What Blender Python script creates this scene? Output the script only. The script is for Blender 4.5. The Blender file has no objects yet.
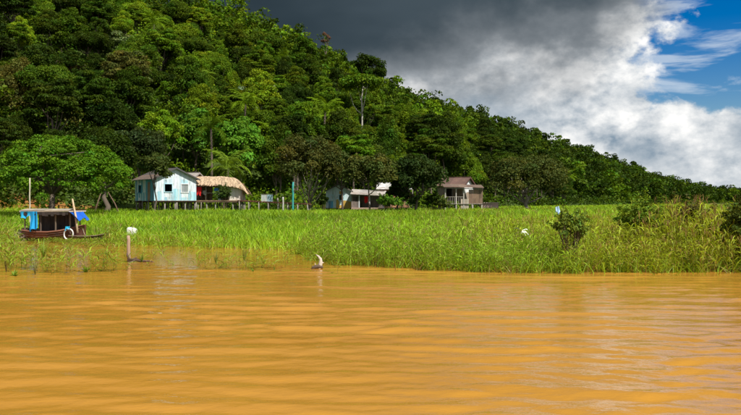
import bpy, math, random
import numpy as np
from mathutils import Vector, Matrix

# ------------------------------------------------------------------ camera
FP, UC, VC, VH, CAMZ = 800.0, 370.5, 207.5, 201.0, 2.3
scene = bpy.context.scene
COL = scene.collection
cam_d = bpy.data.cameras.new('camera')
cam = bpy.data.objects.new('camera', cam_d); COL.objects.link(cam)
cam_d.sensor_width = 36.0; cam_d.lens = FP / 741.0 * 36.0
cam_d.clip_start = 0.1; cam_d.clip_end = 20000
cam.location = (0, 0, CAMZ)
cam.rotation_euler = (math.radians(90) - math.atan((VC - VH) / FP), 0, 0)
scene.camera = cam

# ------------------------------------------------------------------ light
SUN_EL, SUN_AZ = math.radians(52), math.radians(138)      # azimuth clockwise from +Y (view axis)
sun_vec = Vector((math.sin(SUN_AZ) * math.cos(SUN_EL), math.cos(SUN_AZ) * math.cos(SUN_EL), math.sin(SUN_EL)))
sun_d = bpy.data.lights.new('sun', 'SUN'); sun_d.energy = 4.6; sun_d.angle = math.radians(0.55)
sun_d.color = (1.0, 0.95, 0.86)
sun = bpy.data.objects.new('sun', sun_d); COL.objects.link(sun)
sun.rotation_euler = sun_vec.to_track_quat('Z', 'Y').to_euler()
sun.location = (0, 0, 200)
scene.view_settings.view_transform = 'Standard'
scene.view_settings.look = 'None'
scene.view_settings.gamma = 1.0
scene.view_settings.exposure = 0.38
scene.cycles.max_bounces = 6; scene.cycles.diffuse_bounces = 3; scene.cycles.transmission_bounces = 4
scene.cycles.glossy_bounces = 2; scene.cycles.transparent_max_bounces = 4
scene.cycles.use_denoising = True
scene.cycles.sample_clamp_indirect = 4.0


class N:
    """tiny node helper"""
    def __init__(s, nt): s.nt = nt
    def new(s, t, **kw):
        n = s.nt.nodes.new(t)
        for k, v in kw.items(): setattr(n, k, v)
        return n
    def link(s, a, b): s.nt.links.new(a, b)
    def put(s, sock, v):
        if isinstance(v, bpy.types.NodeSocket): s.link(v, sock)
        else: sock.default_value = v
    def m(s, op, a, b=0.0, c=None, clamp=False):
        n = s.new('ShaderNodeMath', operation=op, use_clamp=clamp)
        s.put(n.inputs[0], a); s.put(n.inputs[1], b)
        if c is not None: s.put(n.inputs[2], c)
        return n.outputs[0]
    def ss(s, x, a, b):
        n = s.new('ShaderNodeMapRange', interpolation_type='SMOOTHSTEP')
        s.put(n.inputs[0], x); n.inputs[1].default_value = a; n.inputs[2].default_value = b
        return n.outputs[0]
    def mix(s, f, a, b, mode='MIX'):
        n = s.new('ShaderNodeMix', data_type='RGBA', blend_type=mode)
        s.put(n.inputs[0], f); s.put(n.inputs[6], a); s.put(n.inputs[7], b)
        return n.outputs[2]
    def noise(s, vec, scale, detail=5, rough=0.55, dist=0.0):
        n = s.new('ShaderNodeTexNoise')
        if vec is not None: s.link(vec, n.inputs['Vector'])
        n.inputs['Scale'].default_value = scale; n.inputs['Detail'].default_value = detail
        n.inputs['Roughness'].default_value = rough; n.inputs['Distortion'].default_value = dist
        return n.outputs['Fac']
    def vmul(s, vec, v, off=(0, 0, 0)):
        n = s.new('ShaderNodeMapping')
        s.link(vec, n.inputs[0]); n.inputs['Scale'].default_value = v; n.inputs['Location'].default_value = off
        return n.outputs[0]


def C4(c): return (c[0], c[1], c[2], 1.0)


def build_world():
    w = bpy.data.worlds.new('World'); scene.world = w; w.use_nodes = True
    w.cycles.sampling_method = 'MANUAL'; w.cycles.sample_map_resolution = 512
    nt = w.node_tree; nt.nodes.clear(); n = N(nt)
    out = n.new('ShaderNodeOutputWorld'); bg = n.new('ShaderNodeBackground')
    bg.inputs['Strength'].default_value = 0.1
    sky = n.new('ShaderNodeTexSky', sky_type='NISHITA', sun_disc=False)
    sky.sun_elevation = SUN_EL; sky.sun_rotation = SUN_AZ
    sky.air_density = 1.0; sky.dust_density = 0.4; sky.ozone_density = 2.0
    hs = n.new('ShaderNodeHueSaturation'); hs.inputs['Hue'].default_value = 0.515; hs.inputs['Saturation'].default_value = 1.75
    hs.inputs['Value'].default_value = 0.68
    n.link(sky.outputs[0], hs.inputs['Color'])
    tc = n.new('ShaderNodeTexCoord'); d = tc.outputs['Generated']
    sp = n.new('ShaderNodeSeparateXYZ'); n.link(d, sp.inputs[0]); x, y, z = sp.outputs
    # ---- broken cumulus: billowed heads, flat greyer bases
    def puff(off):
        v = n.vmul(d, (1.0, 1.0, 1.45), off)
        a_ = n.noise(v, 7.0, 10, 0.60)
        b_ = n.noise(n.vmul(v, (1, 1, 1), (4, 1, 2)), 15.0, 6, 0.55)
        bil = n.m('SUBTRACT', 1.0, n.m('ABSOLUTE', n.m('MULTIPLY', n.m('SUBTRACT', b_, 0.5), 4.0)))     # rounded billows
        return n.m('ADD', n.m('MULTIPLY', a_, 0.82), n.m('MULTIPLY', bil, 0.10))
    O1 = (0.05, 0.0, 0.62)
    big = n.noise(n.vmul(d, (1, 1, 1.7), O1), 4.5, 3, 0.5)
    p1 = puff(O1); p2 = puff((O1[0] - .012, O1[1] + .006, O1[2] - .030))
    dens = n.m('ADD', n.m('MULTIPLY', big, 0.50), n.m('MULTIPLY', p1, 0.90))
    # the clear gap on the upper right
    gx = n.m('POWER', n.m('DIVIDE', n.m('SUBTRACT', x, 0.428), 0.105), 2.0)
    gz = n.m('POWER', n.m('DIVIDE', n.m('SUBTRACT', z, 0.165), 0.078), 2.0)
    gap = n.m('EXPONENT', n.m('MULTIPLY', n.m('ADD', gx, gz), -1.0))
    dens = n.m('SUBTRACT', dens, n.m('MULTIPLY', gap, 0.44))
    low = n.m('SUBTRACT', 1.0, n.ss(z, 0.05, 0.40))
    dens = n.m('ADD', dens, n.m('MULTIPLY', low, 0.17))
    cov = n.ss(dens, 0.615, 0.70)
    rel = n.m('SUBTRACT', p1, p2)
    shade = n.m('ADD', n.m('MULTIPLY', rel, 4.0), 0.63, clamp=True)
    soft = n.noise(n.vmul(d, (1, 1, 1.7), (2.3, 0.4, 0.35)), 6.5, 6, 0.55)
    shade = n.m('MULTIPLY', shade, n.m('ADD', n.m('MULTIPLY', n.ss(soft, 0.38, 0.58), 0.66), 0.44))
    white = n.mix(shade, (1.9, 2.55, 3.2, 1), (8.9, 8.8, 8.6, 1))
    # sunlit tower between the storm and the gap
    tx = n.m('POWER', n.m('DIVIDE', n.m('SUBTRACT', x, 0.29), 0.055), 2.0); tz = n.m('POWER', n.m('DIVIDE', n.m('SUBTRACT', z, 0.150), 0.050), 2.0)
    tower = n.m('EXPONENT', n.m('MULTIPLY', n.m('ADD', tx, tz), -1.0))
    shade = n.m('ADD', shade, n.m('MULTIPLY', tower, n.m('ADD', 0.22, n.m('MULTIPLY', rel, 2.2))), clamp=True)
    white = n.mix(shade, (1.9, 2.55, 3.2, 1), (8.0, 7.95, 7.8, 1))
    # thin streaks drawn across the blue
    st = n.noise(n.vmul(d, (1.0, 1.0, 4.5), (0.2, 0, 0.4)), 9.0, 7, 0.6, 0.4)
    thin = n.m('MULTIPLY', n.ss(st, 0.50, 0.68), 0.55)
    # ---- storm bank ahead and to the left
    sn = n.noise(n.vmul(d, (1, 1, 1.6), (0.7, 0, 0.2)), 5.5, 6, 0.5, 0.3)
    bnd = n.m('ADD', 0.126, n.m('MULTIPLY', x, 0.19))
    bnd = n.m('ADD', bnd, n.m('MULTIPLY', n.m('MAXIMUM', n.m('SUBTRACT', x, 0.26), 0.0), 0.85))
    back = n.m('MULTIPLY', n.m('MAXIMUM', n.m('SUBTRACT', 0.62, y), 0.0), 0.85)
    s = n.m('SUBTRACT', z, n.m('ADD', bnd, back))
    s = n.m('ADD', s, n.m('MULTIPLY', n.m('SUBTRACT', sn, 0.5), 0.15))
    s = n.m('ADD', s, n.m('MULTIPLY', n.m('SUBTRACT', 0.5, p1), 0.12))
    storm = n.ss(s, -0.045, 0.030)
    deep = n.ss(s, -0.03, 0.085)
    dn = n.noise(n.vmul(d, (1, 1, 2.6), (0, 3, 0)), 3.2, 4, 0.5)
    scol = n.mix(deep, (2.5, 2.7, 2.9, 1), n.mix(n.ss(dn, 0.3, 0.7), (0.21, 0.34, 0.44, 1), (0.46, 0.65, 0.80, 1)))
    col = n.mix(thin, hs.outputs[0], (5.6, 6.2, 6.8, 1))
    col = n.mix(cov, col, white)
    col = n.mix(storm, col, scol)
    n.link(col, bg.inputs['Color']); n.link(bg.outputs[0], out.inputs['Surface'])


build_world()

# ------------------------------------------------------------------ helpers
def P(u, v, Y):
    return Vector(((u - UC) / FP * Y, Y, CAMZ + (VH - v) / FP * Y))


SHX = [-400, -60, -23.2, -19, -15.4, -12.9, -8.5, -5.6, -3.8, -2.4, -1.2, 1.0, 3.5, 7.3, 12, 30, 400]
SHY = [60, 52, 49.5, 47, 44.9, 42.8, 40.0, 38.6, 37.0, 33.0, 28.8, 27.4, 25.9, 25.5, 25.8, 26.5, 40]
# hill seen from the river: bearing -> (foot distance, ridge distance, ridge pixel row)
HU = [-900, -300, 0, 150, 250, 300, 370, 430, 500, 560, 620, 680, 725, 760, 900, 1500]
HF = [70, 85, 98, 101, 106, 108, 115, 122, 145, 175, 225, 320, 450, 520, 700, 900]
HR = [190, 200, 215, 230, 240, 246, 262, 285, 325, 365, 430, 530, 640, 720, 900, 1200]
HV = [-70, -70, -55, -25, 6, 30, 68, 93, 117, 138, 159, 181, 193, 196, 199, 200]
HA = np.arctan((np.array(HU) - UC) / FP)


def vnoise(X, Y, s, seed=0):
    """cheap smooth pseudo noise"""
    a = seed * 1.7
    return (np.sin(X / s + a) * np.cos(Y / s * 1.13 - a * 2) + 0.6 * np.sin(X / s * 1.9 - Y / s * 1.3 + a * 3)
            + 0.4 * np.cos(X / s * 3.1 + Y / s * 2.7 + a)) / 2.0


def shore(X):
    X = np.asarray(X, float)
    return np.interp(X, SHX, SHY) + 0.42 * vnoise(X, X * 0.3, 0.9, 4) + .22 * vnoise(X, X * .2, .28, 6)


def ssn(x, a, b):
    t = np.clip((x - a) / (b - a), 0, 1); return t * t * (3 - 2 * t)


def ground_h(X, Y):
    X = np.asarray(X, float); Y = np.asarray(Y, float)
    r = np.hypot(X, Y); az = np.arctan2(X, np.maximum(Y, 1e-3))
    d = Y - np.interp(X, SHX, SHY)
    z = np.where(d < 0, np.maximum(-1.4, 0.16 * d - 0.06), -0.06 + 0.012 * np.minimum(d, 20))
    z = z + 0.85 * ssn(Y, 46, 88) * (d > 0)
    z = z + 0.05 * vnoise(X, Y, 3.1, 2) * (d > 4)
    F = np.interp(az, HA, HF); R = np.interp(az, HA, HR); V = np.interp(az, HA, HV)
    top = np.maximum(CAMZ + (VH - V) / FP * R * np.cos(az) - 9.0, 1.5)
    t = (r - F) / (R - F)
    prof = np.where(t < 1, np.clip(t, 0, 1) ** 1.12, 1 - 0.35 * ssn(t, 1, 2.2))
    hill = top * prof
    hill = hill + ssn(t, 0.05, 0.4) * (1.6 * vnoise(X, Y, 17, 1) + 1.0 * vnoise(X, Y, 8, 6)) * np.minimum(top / 25, 1)
    return np.where(Y > 40, np.maximum(z + hill, z), z)


def gh(x, y): return float(ground_h(np.array([x]), np.array([y]))[0])


def G(u, Y):
    x = (u - UC) / FP * Y
    return Vector((x, Y, gh(x, Y)))


def add(name, me, parent=None, mat=None):
    o = bpy.data.objects.new(name, me); COL.objects.link(o)
    if mat is not None and me is not None and not me.materials: me.materials.append(mat)
    if parent is not None: o.parent = parent
    return o


def tag(o, label, cat, group=None):
    o['label'] = label; o['category'] = cat
    if group: o['group'] = group
    return o


def thing(name, label, cat, loc=(0, 0, 0), rz=0.0, group=None):
    o = bpy.data.objects.new(name, None); COL.objects.link(o)
    o.location = loc; o.rotation_euler = (0, 0, rz); o.empty_display_size = 0.3
    return tag(o, label, cat, group)


def np_mesh(name, V, F, mat=None, tint=None, smooth=False):
    """V (n,3), F (m,k) array of equal-size faces; tint (m,3) or (n,3)"""
    V = np.ascontiguousarray(V, np.float32); F = np.ascontiguousarray(F, np.int32)
    me = bpy.data.meshes.new(name)
    k = F.shape[1]
    me.vertices.add(len(V)); me.vertices.foreach_set('co', V.ravel())
    me.loops.add(F.size); me.loops.foreach_set('vertex_index', F.ravel())
    me.polygons.add(len(F)); me.polygons.foreach_set('loop_start', np.arange(0, F.size, k, dtype=np.int32))
    if smooth: me.polygons.foreach_set('use_smooth', np.ones(len(F), bool))
    if tint is not None:
        a = me.attributes.new('tint', 'FLOAT_COLOR', 'POINT')
        c = np.ones((len(V), 4), np.float32); c[:, :3] = tint
        a.data.foreach_set('color', c.ravel())
    me.update(calc_edges=True)
    if mat is not None: me.materials.append(mat)
    return me


class MB:
    """collects boxes, tubes and sheets into one mesh"""
    def __init__(s): s.v = []; s.f = []; s.c = []
    def quad(s, pts, c=(1, 1, 1)):
        b = len(s.v); s.v += [tuple(p) for p in pts]; s.c += [c] * len(pts)
        s.f.append(tuple(range(b, b + len(pts))))
    def box(s, lo, hi, c=(1, 1, 1), M=None, jit=0.0):
        x0, y0, z0 = lo; x1, y1, z1 = hi
        p = [Vector(q) for q in ((x0, y0, z0), (x1, y0, z0), (x1, y1, z0), (x0, y1, z0),
                                 (x0, y0, z1), (x1, y0, z1), (x1, y1, z1), (x0, y1, z1))]
        if jit: p = [q + Vector((random.uniform(-jit, jit), random.uniform(-jit, jit), random.uniform(-jit, jit))) for q in p]
        if M is not None: p = [M @ q for q in p]
        b = len(s.v); s.v += [tuple(q) for q in p]; s.c += [c] * 8
        for f in ((0, 3, 2, 1), (4, 5, 6, 7), (0, 1, 5, 4), (1, 2, 6, 5), (2, 3, 7, 6), (3, 0, 4, 7)):
            s.f.append(tuple(b + i for i in f))
    def beam(s, a, b, w, h=None, c=(1, 1, 1)):
        a = Vector(a); b = Vector(b); h = h or w
        d = b - a; L = d.length; q = d.to_track_quat('Z', 'Y').to_matrix().to_4x4(); q.translation = a
        s.box((-w / 2, -h / 2, 0), (w / 2, h / 2, L), c, q)
    def tube(s, pts, rad, n=7, c=(1, 1, 1), cap=True):
        pts = [Vector(p) for p in pts]
        if not hasattr(rad, '__len__'): rad = [rad] * len(pts)
        rings = []
        for i, p in enumerate(pts):
            d = (pts[min(i + 1, len(pts) - 1)] - pts[max(i - 1, 0)]).normalized()
            ref = Vector((1, 0, 0)) if abs(d.x) < 0.8 else Vector((0, 1, 0))
            a = d.cross(ref).normalized(); bb = d.cross(a)
            b0 = len(s.v)
            for k in range(n):
                t = 2 * math.pi * k / n
                s.v.append(tuple(p + (a * math.cos(t) + bb * math.sin(t)) * rad[i])); s.c.append(c)
            rings.append(b0)
        for i in range(len(rings) - 1):
            for k in range(n):
                k2 = (k + 1) % n
                s.f.append((rings[i] + k, rings[i + 1] + k, rings[i + 1] + k2, rings[i] + k2))
        if cap:
            s.f.append(tuple(rings[0] + k for k in range(n)))
            s.f.append(tuple(rings[-1] + k for k in reversed(range(n))))
    def mesh(s, name, mat=None, smooth=False):
        me = bpy.data.meshes.new(name); me.from_pydata(s.v, [], s.f)
        a = me.attributes.new('tint', 'FLOAT_COLOR', 'POINT')
        c = np.ones((len(s.v), 4), np.float32); c[:, :3] = np.array(s.c, np.float32).reshape(-1, 3)
        a.data.foreach_set('color', c.ravel())
        if smooth: me.polygons.foreach_set('use_smooth', np.ones(len(me.polygons), bool))
        me.update()
        if mat is not None: me.materials.append(mat)
        return me
    def build(s, name, mat, parent=None, smooth=False):
        return add(name, s.mesh(name, mat, smooth), parent)


# ------------------------------------------------------------------ materials
def new_mat(name):
    m = bpy.data.materials.new(name); m.use_nodes = True
    m.node_tree.nodes.clear(); n = N(m.node_tree)
    out = n.new('ShaderNodeOutputMaterial')
    return m, n, out


def leaf_material(name, objcol=True, base=(1, 1, 1), transl=0.30, gloss=0.010):
    m, n, out = new_mat(name)
    at = n.new('ShaderNodeAttribute', attribute_name='tint')
    col = at.outputs['Color']
    if objcol:
        oi = n.new('ShaderNodeObjectInfo'); col = n.mix(1.0, col, oi.outputs['Color'], 'MULTIPLY')
    else:
        col = n.mix(1.0, col, C4(base), 'MULTIPLY')
    df = n.new('ShaderNodeBsdfDiffuse'); tr = n.new('ShaderNodeBsdfTranslucent'); gl = n.new('ShaderNodeBsdfGlossy')
    gl.inputs['Roughness'].default_value = 0.55; gl.inputs['Color'].default_value = (0.6, 0.7, 0.5, 1)
    n.link(col, df.inputs['Color'])
    n.link(n.mix(1.0, col, (1.25, 1.15, 0.55, 1), 'MULTIPLY'), tr.inputs['Color'])
    m1 = n.new('ShaderNodeMixShader'); m1.inputs[0].default_value = transl
    n.link(df.outputs[0], m1.inputs[1]); n.link(tr.outputs[0], m1.inputs[2])
    m2 = n.new('ShaderNodeMixShader'); m2.inputs[0].default_value = gloss
    n.link(m1.outputs[0], m2.inputs[1]); n.link(gl.outputs[0], m2.inputs[2])
    n.link(m2.outputs[0], out.inputs['Surface'])
    return m


def surf_material(name, base, rough=0.75, var=0.25, scale=6.0, stretch=(1, 1, 1), bump=0.15, stain=None, metal=0.0, spec=0.3):
    """tint attribute x base colour with grain, stains and fine relief in object space"""
    m, n, out = new_mat(name)
    bs = n.new('ShaderNodeBsdfPrincipled')
    tc = n.new('ShaderNodeTexCoord'); v = n.vmul(tc.outputs['Object'], stretch)
    at = n.new('ShaderNodeAttribute', attribute_name='tint')
    col = n.mix(1.0, at.outputs['Color'], C4(base), 'MULTIPLY')
    f = n.noise(v, scale, 6, 0.65)
    k = n.m('ADD', n.m('MULTIPLY', f, 2 * var), 1.0 - var)
    cb = n.new('ShaderNodeCombineColor'); [n.link(k, cb.inputs[i]) for i in range(3)]
    col = n.mix(1.0, col, cb.outputs[0], 'MULTIPLY')
    if stain:
        s = n.ss(n.noise(n.vmul(tc.outputs['Object'], (stretch[0], stretch[1], stretch[2]), (5, 2, 7)), scale * 0.35, 5, 0.7), 0.48, 0.68)
        col = n.mix(n.m('MULTIPLY', s, 0.75), col, C4(stain))
    n.link(col, bs.inputs['Base Color'])
    bs.inputs['Roughness'].default_value = rough; bs.inputs['Metallic'].default_value = metal
    bs.inputs['Specular IOR Level'].default_value = spec
    if bump:
        b = n.new('ShaderNodeBump'); b.inputs['Strength'].default_value = bump; b.inputs['Distance'].default_value = 0.03
        n.link(f, b.inputs['Height']); n.link(b.outputs[0], bs.inputs['Normal'])
    n.link(bs.outputs[0], out.inputs['Surface'])
    return m


LEAF = leaf_material('foliage')
BARK = surf_material('bark', (0.13, 0.10, 0.075), 0.9, 0.4, 4, (1, 1, 0.3), 0.5)
GREYBARK = surf_material('grey_bark', (0.22, 0.19, 0.15), 0.9, 0.35, 4, (1, 1, 0.3), 0.4)
PALEBARK = surf_material('pale_bark', (0.42, 0.39, 0.33), 0.9, 0.35, 4, (1, 1, 0.3), 0.4)
BOARD = surf_material('painted_boards', (1, 1, 1), 0.8, 0.22, 5, (3, 3, 0.5), 0.2, (0.25, 0.26, 0.24))
WOOD = surf_material('weathered_wood', (1, 1, 1), 0.9, 0.35, 6, (2, 2, 0.6), 0.35)
TIN = surf_material('tin_sheet', (1, 1, 1), 0.45, 0.2, 2.5, (1, 1, 1), 0.05, (0.22, 0.13, 0.08), 0.0, 0.5)
THATCH = surf_material('dry_palm_thatch', (1, 1, 1), 0.95, 0.35, 9, (1, 1, 1), 0.3)
CLOTH = surf_material('woven_cloth', (1, 1, 1), 0.85, 0.2, 5, (1, 1, 1), 0.15)
DARK = surf_material('dark_interior', (0.03, 0.028, 0.025), 0.95, 0.2, 3, (1, 1, 1), 0)
PLASTIC = surf_material('worn_plastic', (1, 1, 1), 0.5, 0.12, 4, (1, 1, 1), 0.08)


def ground_material():
    m, n, out = new_mat('marsh_soil')
    bs = n.new('ShaderNodeBsdfPrincipled'); bs.inputs['Roughness'].default_value = 0.95
    bs.inputs['Specular IOR Level'].default_value = 0.15
    tc = n.new('ShaderNodeTexCoord'); v = tc.outputs['Object']
    f = n.noise(v, 0.35, 8, 0.65); f2 = n.noise(v, 3.0, 6, 0.6)
    green = n.mix(f2, (0.035, 0.062, 0.012, 1), (0.085, 0.13, 0.022, 1))
    soil = n.mix(f2, (0.17, 0.075, 0.022, 1), (0.40, 0.19, 0.05, 1))
    at = n.new('ShaderNodeAttribute', attribute_name='tint')
    se = n.new('ShaderNodeSeparateColor'); n.link(at.outputs['Color'], se.inputs[0])
    k = n.ss(n.m('ADD', se.outputs[0], n.m('MULTIPLY', n.m('SUBTRACT', f, 0.5), 0.9)), 0.35, 0.6)
    col = n.mix(k, green, soil)
    col = n.mix(se.outputs[1], col, n.mix(f2, (0.30, 0.16, 0.04, 1), (0.22, 0.12, 0.03, 1)))
    n.link(col, bs.inputs['Base Color'])
    b = n.new('ShaderNodeBump'); b.inputs['Strength'].default_value = 0.6; b.inputs['Distance'].default_value = 0.15
    n.link(f2, b.inputs['Height']); n.link(b.outputs[0], bs.inputs['Normal'])
    n.link(bs.outputs[0], out.inputs['Surface'])
    return m


def water_material():
    m, n, out = new_mat('silty_river_water')
    bs = n.new('ShaderNodeBsdfPrincipled')
    tc = n.new('ShaderNodeTexCoord'); v = tc.outputs['Object']
    f = n.noise(n.vmul(v, (0.25, 1.0, 1)), 0.18, 6, 0.6, 0.6)
    col = n.mix(n.ss(f, 0.3, 0.7), (0.40, 0.188, 0.022, 1), (0.485, 0.240, 0.036, 1))
    n.link(col, bs.inputs['Base Color'])
    bs.inputs['Roughness'].default_value = 0.05; bs.inputs['IOR'].default_value = 1.40
    a = n.noise(n.vmul(v, (0.8, 1.4, 1)), 3.2, 4, 0.55, 0.3)
    b2 = n.noise(n.vmul(v, (0.85, 1.3, 1)), 11.0, 3, 0.55)
    h = n.m('ADD', n.m('MULTIPLY', a, 1.0), n.m('MULTIPLY', b2, 0.28))
    b = n.new('ShaderNodeBump'); b.inputs['Strength'].default_value = 0.32; b.inputs['Distance'].default_value = 0.04
    n.link(h, b.inputs['Height']); n.link(b.outputs[0], bs.inputs['Normal'])
    n.link(bs.outputs[0], out.inputs['Surface'])
    return m


# ------------------------------------------------------------------ ground and water
def polar_grid(fine_half, nfine, ncoarse, radii):
    a = np.concatenate([np.linspace(-fine_half, fine_half, nfine), np.linspace(fine_half, 2 * math.pi - fine_half, ncoarse + 2)[1:-1]])
    A, R = np.meshgrid(a, radii)
    X = R * np.sin(A); Y = R * np.cos(A)
    nr, na = A.shape
    i, j = np.meshgrid(np.arange(nr - 1), np.arange(na), indexing='ij')
    j2 = (j + 1) % na
    F = np.stack([i * na + j, i * na + j2, (i + 1) * na + j2, (i + 1) * na + j], -1).reshape(-1, 4)
    return X.ravel(), Y.ravel(), F


radii = np.concatenate([[0.3, 3, 8], np.geomspace(12, 20, 8), np.linspace(21, 130, 160), np.geomspace(132, 900, 110), [1300, 2200, 4500, 9000]])
X, Y, F = polar_grid(math.radians(38), 190, 40, radii)
Z = ground_h(X, Y)
Z[np.hypot(X, Y) > 1200] = np.where(Y[np.hypot(X, Y) > 1200] > 0, 2.0, -1.4)
tint = np.zeros((len(X), 3))
# bare laterite bank at the foot of the hill behind the boat, and the paths between the houses
soil = np.exp(-(((X + 40) / 17) ** 2) - ((Y - 92.0) / 3.4) ** 2) * 1.15 + 0.75 * np.exp(-(((X + 5) / 26) ** 2) - ((Y - 97) / 4) ** 2)
tint[:, 0] = np.clip(soil, 0, 1)
tint[:, 1] = ((Y - np.interp(X, SHX, SHY)) < 0.3) * 1.0
gm = np_mesh('ground', np.stack([X, Y, Z], 1), F, ground_material(), tint, True)
ground = add('ground', gm); ground['kind'] = 'structure'

radii = np.concatenate([[0.2, 2, 4], np.geomspace(5.5, 62, 340), np.geomspace(65, 9000, 24)])
X, Y, F = polar_grid(math.radians(33), 270, 40, radii)
rng = np.random.default_rng(5)
Z = np.zeros_like(X)
wx = X + 0.55 * vnoise(X, Y, 1.9, 8); wy = Y + 0.16 * vnoise(X, Y, 2.9, 3) + 0.07 * vnoise(X, Y, 1.1, 9)
for q, (lam, amp, ang) in enumerate(((2.3, .008, 3), (1.38, .009, 9), (1.15, .0105, 4), (0.97, .0110, -2), (0.83, .0105, 11), (0.70, .0090, 1), (0.58, .0065, -13), (0.62, .0060, 26), (0.50, .0050, -22), (0.47, .0044, 15), (0.40, .0036, -30), (0.36, .0030, 34), (0.33, .0026, 5))):
    a = math.radians(ang); k = 2 * math.pi / lam
    ph = k * (wx * math.sin(a) + wy * math.cos(a)) + rng.uniform(0, 6.28)
    env = np.clip(0.62 + 0.75 * vnoise(X * .8 + 9 * q, Y * 1.25 - 5 * q, 1.9 + .6 * lam, q), 0.05, 1.5)
    Z += .85 * amp * env * (np.sin(ph) + 0.30 * np.cos(2 * ph))
r = np.hypot(X, Y)
calm = 1 - 0.85 * ssn(Y - np.where(X < -1.5, 27.3 - 0.02 * X, 99), -1.5, 2.5)
Z = Z * calm * (1 - ssn(r, 40, 60)) * (np.abs(np.arctan2(X, Y)) < 0.57)
wm = np_mesh('river_water', np.stack([X, Y, Z], 1), F, water_material(), None, True)
water = add('river_water', wm); water['kind'] = 'structure'

# ------------------------------------------------------------------ foliage builders
def unit(v): return v / np.maximum(np.linalg.norm(v, axis=1, keepdims=True), 1e-6)


def leaf_cloud(rng, C, Rad, per, size, up=0.35, jitter=0.55, lobe_var=0.22, leaf_var=0.22, squash=0.75, droop=0.0, aspect=0.34, shell=0.62):
    """leaf-shaped faces spread over many overlapping lobes; returns V, F, tint"""
    C = np.asarray(C, float); Rad = np.asarray(Rad, float); n = len(C) * per
    idx = np.repeat(np.arange(len(C)), per)
    d = unit(rng.normal(size=(n, 3)))
    flip = (d[:, 2] < -0.25) & (rng.random(n) < 0.7); d[flip, 2] *= -1
    rr = shell + (1 - shell) * rng.random(n) ** 0.7
    rr *= 1 + 0.18 * rng.normal(size=n) * (rng.random(n) < 0.3)
    off = d * (Rad[idx] * rr)[:, None]; off[:, 2] *= squash
    p = C[idx] + off
    nn = unit(d * 0.8 + rng.normal(size=(n, 3)) * jitter + np.array([0, 0, up]))
    t = rng.normal(size=(n, 3)); t[:, 2] -= droop
    t = unit(t - nn * np.sum(t * nn, 1, keepdims=True)); b = np.cross(nn, t)
    s = size * rng.uniform(0.65, 1.35, n)[:, None]
    V = np.stack([p - t * s * 0.5, p + b * s * aspect - t * s * 0.08 + nn * s * 0.10, p + t * s * 0.5, p - b * s * aspect - t * s * 0.08 + nn * s * 0.10], 1).reshape(-1, 3)
    F = np.arange(4 * n).reshape(-1, 4)
    lv = rng.uniform(1 - lobe_var, 1 + lobe_var, len(C))[idx] * rng.uniform(1 - leaf_var, 1 + leaf_var, n)
    hue = rng.normal(0, 0.07, len(C))[idx] + rng.normal(0, 0.05, n)
    col = np.stack([lv * (1 + hue * 1.6), lv, lv * (1 - hue)], 1)
    return V, F, np.repeat(np.clip(col, 0.05, 3), 4, axis=0)


def dome_lobes(rng, w, z0, z1, n, lobe=0.27, flat=1.0, offs=(0, 0)):
    zc = z0 + (z1 - z0) * 0.42; hz = (z1 - zc)
    d = unit(rng.normal(size=(n, 3))); d[:, 2] = np.where(d[:, 2] < -0.2, -d[:, 2], d[:, 2])
    rr = rng.uniform(0.45, 0.82, n)
    C = np.stack([d[:, 0] * rr * w / 2 + offs[0], d[:, 1] * rr * w / 2 + offs[1], zc + d[:, 2] * rr * hz * flat], 1)
    return C, rng.uniform(0.7, 1.25, n) * lobe * w / 2


def trunk_mb(rng, h, r, lobes, lean=(0, 0), nlimb=7, fork=0.5, limb_r=0.42):
    mb = MB()
    top = Vector((lean[0], lean[1], h)); pts = []
    for i in range(6):
        t = i / 5
        pts.append(Vector((lean[0] * t + rng.normal() * r * 0.5 * (i > 0), lean[1] * t + rng.normal() * r * 0.5 * (i > 0), -0.3 + (h + 0.3) * t)))
    mb.tube(pts, [r * (1.5 if i == 0 else 1.0 - 0.11 * i) for i in range(6)], 8)
    sel = rng.permutation(len(lobes))[:nlimb]
    for k in sel:
        e = Vector(lobes[k]); t = rng.uniform(fork, 1.0)
        a = pts[0].lerp(pts[-1], t) if False else pts[min(5, max(1, int(round(t * 5))))]
        m1 = a.lerp(e, 0.5) + Vector((rng.normal() * 0.2, rng.normal() * 0.2, -0.12 * (e - a).length))
        mb.tube([a, a.lerp(m1, 0.55) + Vector((0, 0, -0.03 * h)), m1, e], [r * limb_r, r * limb_r * 0.85, r * limb_r * 0.6, r * 0.12], 6)
    return mb


GREEN = dict(dark=(0.028, 0.052, 0.004), deep=(0.056, 0.102, 0.006), mid=(0.092, 0.160, 0.007), bright=(0.142, 0.238, 0.009),
             lime=(0.150, 0.235, 0.018), olive=(0.095, 0.105, 0.020), brown=(0.095, 0.082, 0.026), pale=(0.17, 0.21, 0.10))


def tree(name, label, group, loc, parts, color, bark=None, rz=0.0, sc=(1, 1, 1), cat='tree'):
    t = thing(name, label, cat, loc, rz, group); t.scale = sc
    for pn, me in parts:
        o = add(pn, me, t)
        o.color = (color[0], color[1], color[2], 1) if pn in ('crown', 'fronds', 'foliage') else (1, 1, 1, 1)
    return t


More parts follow.
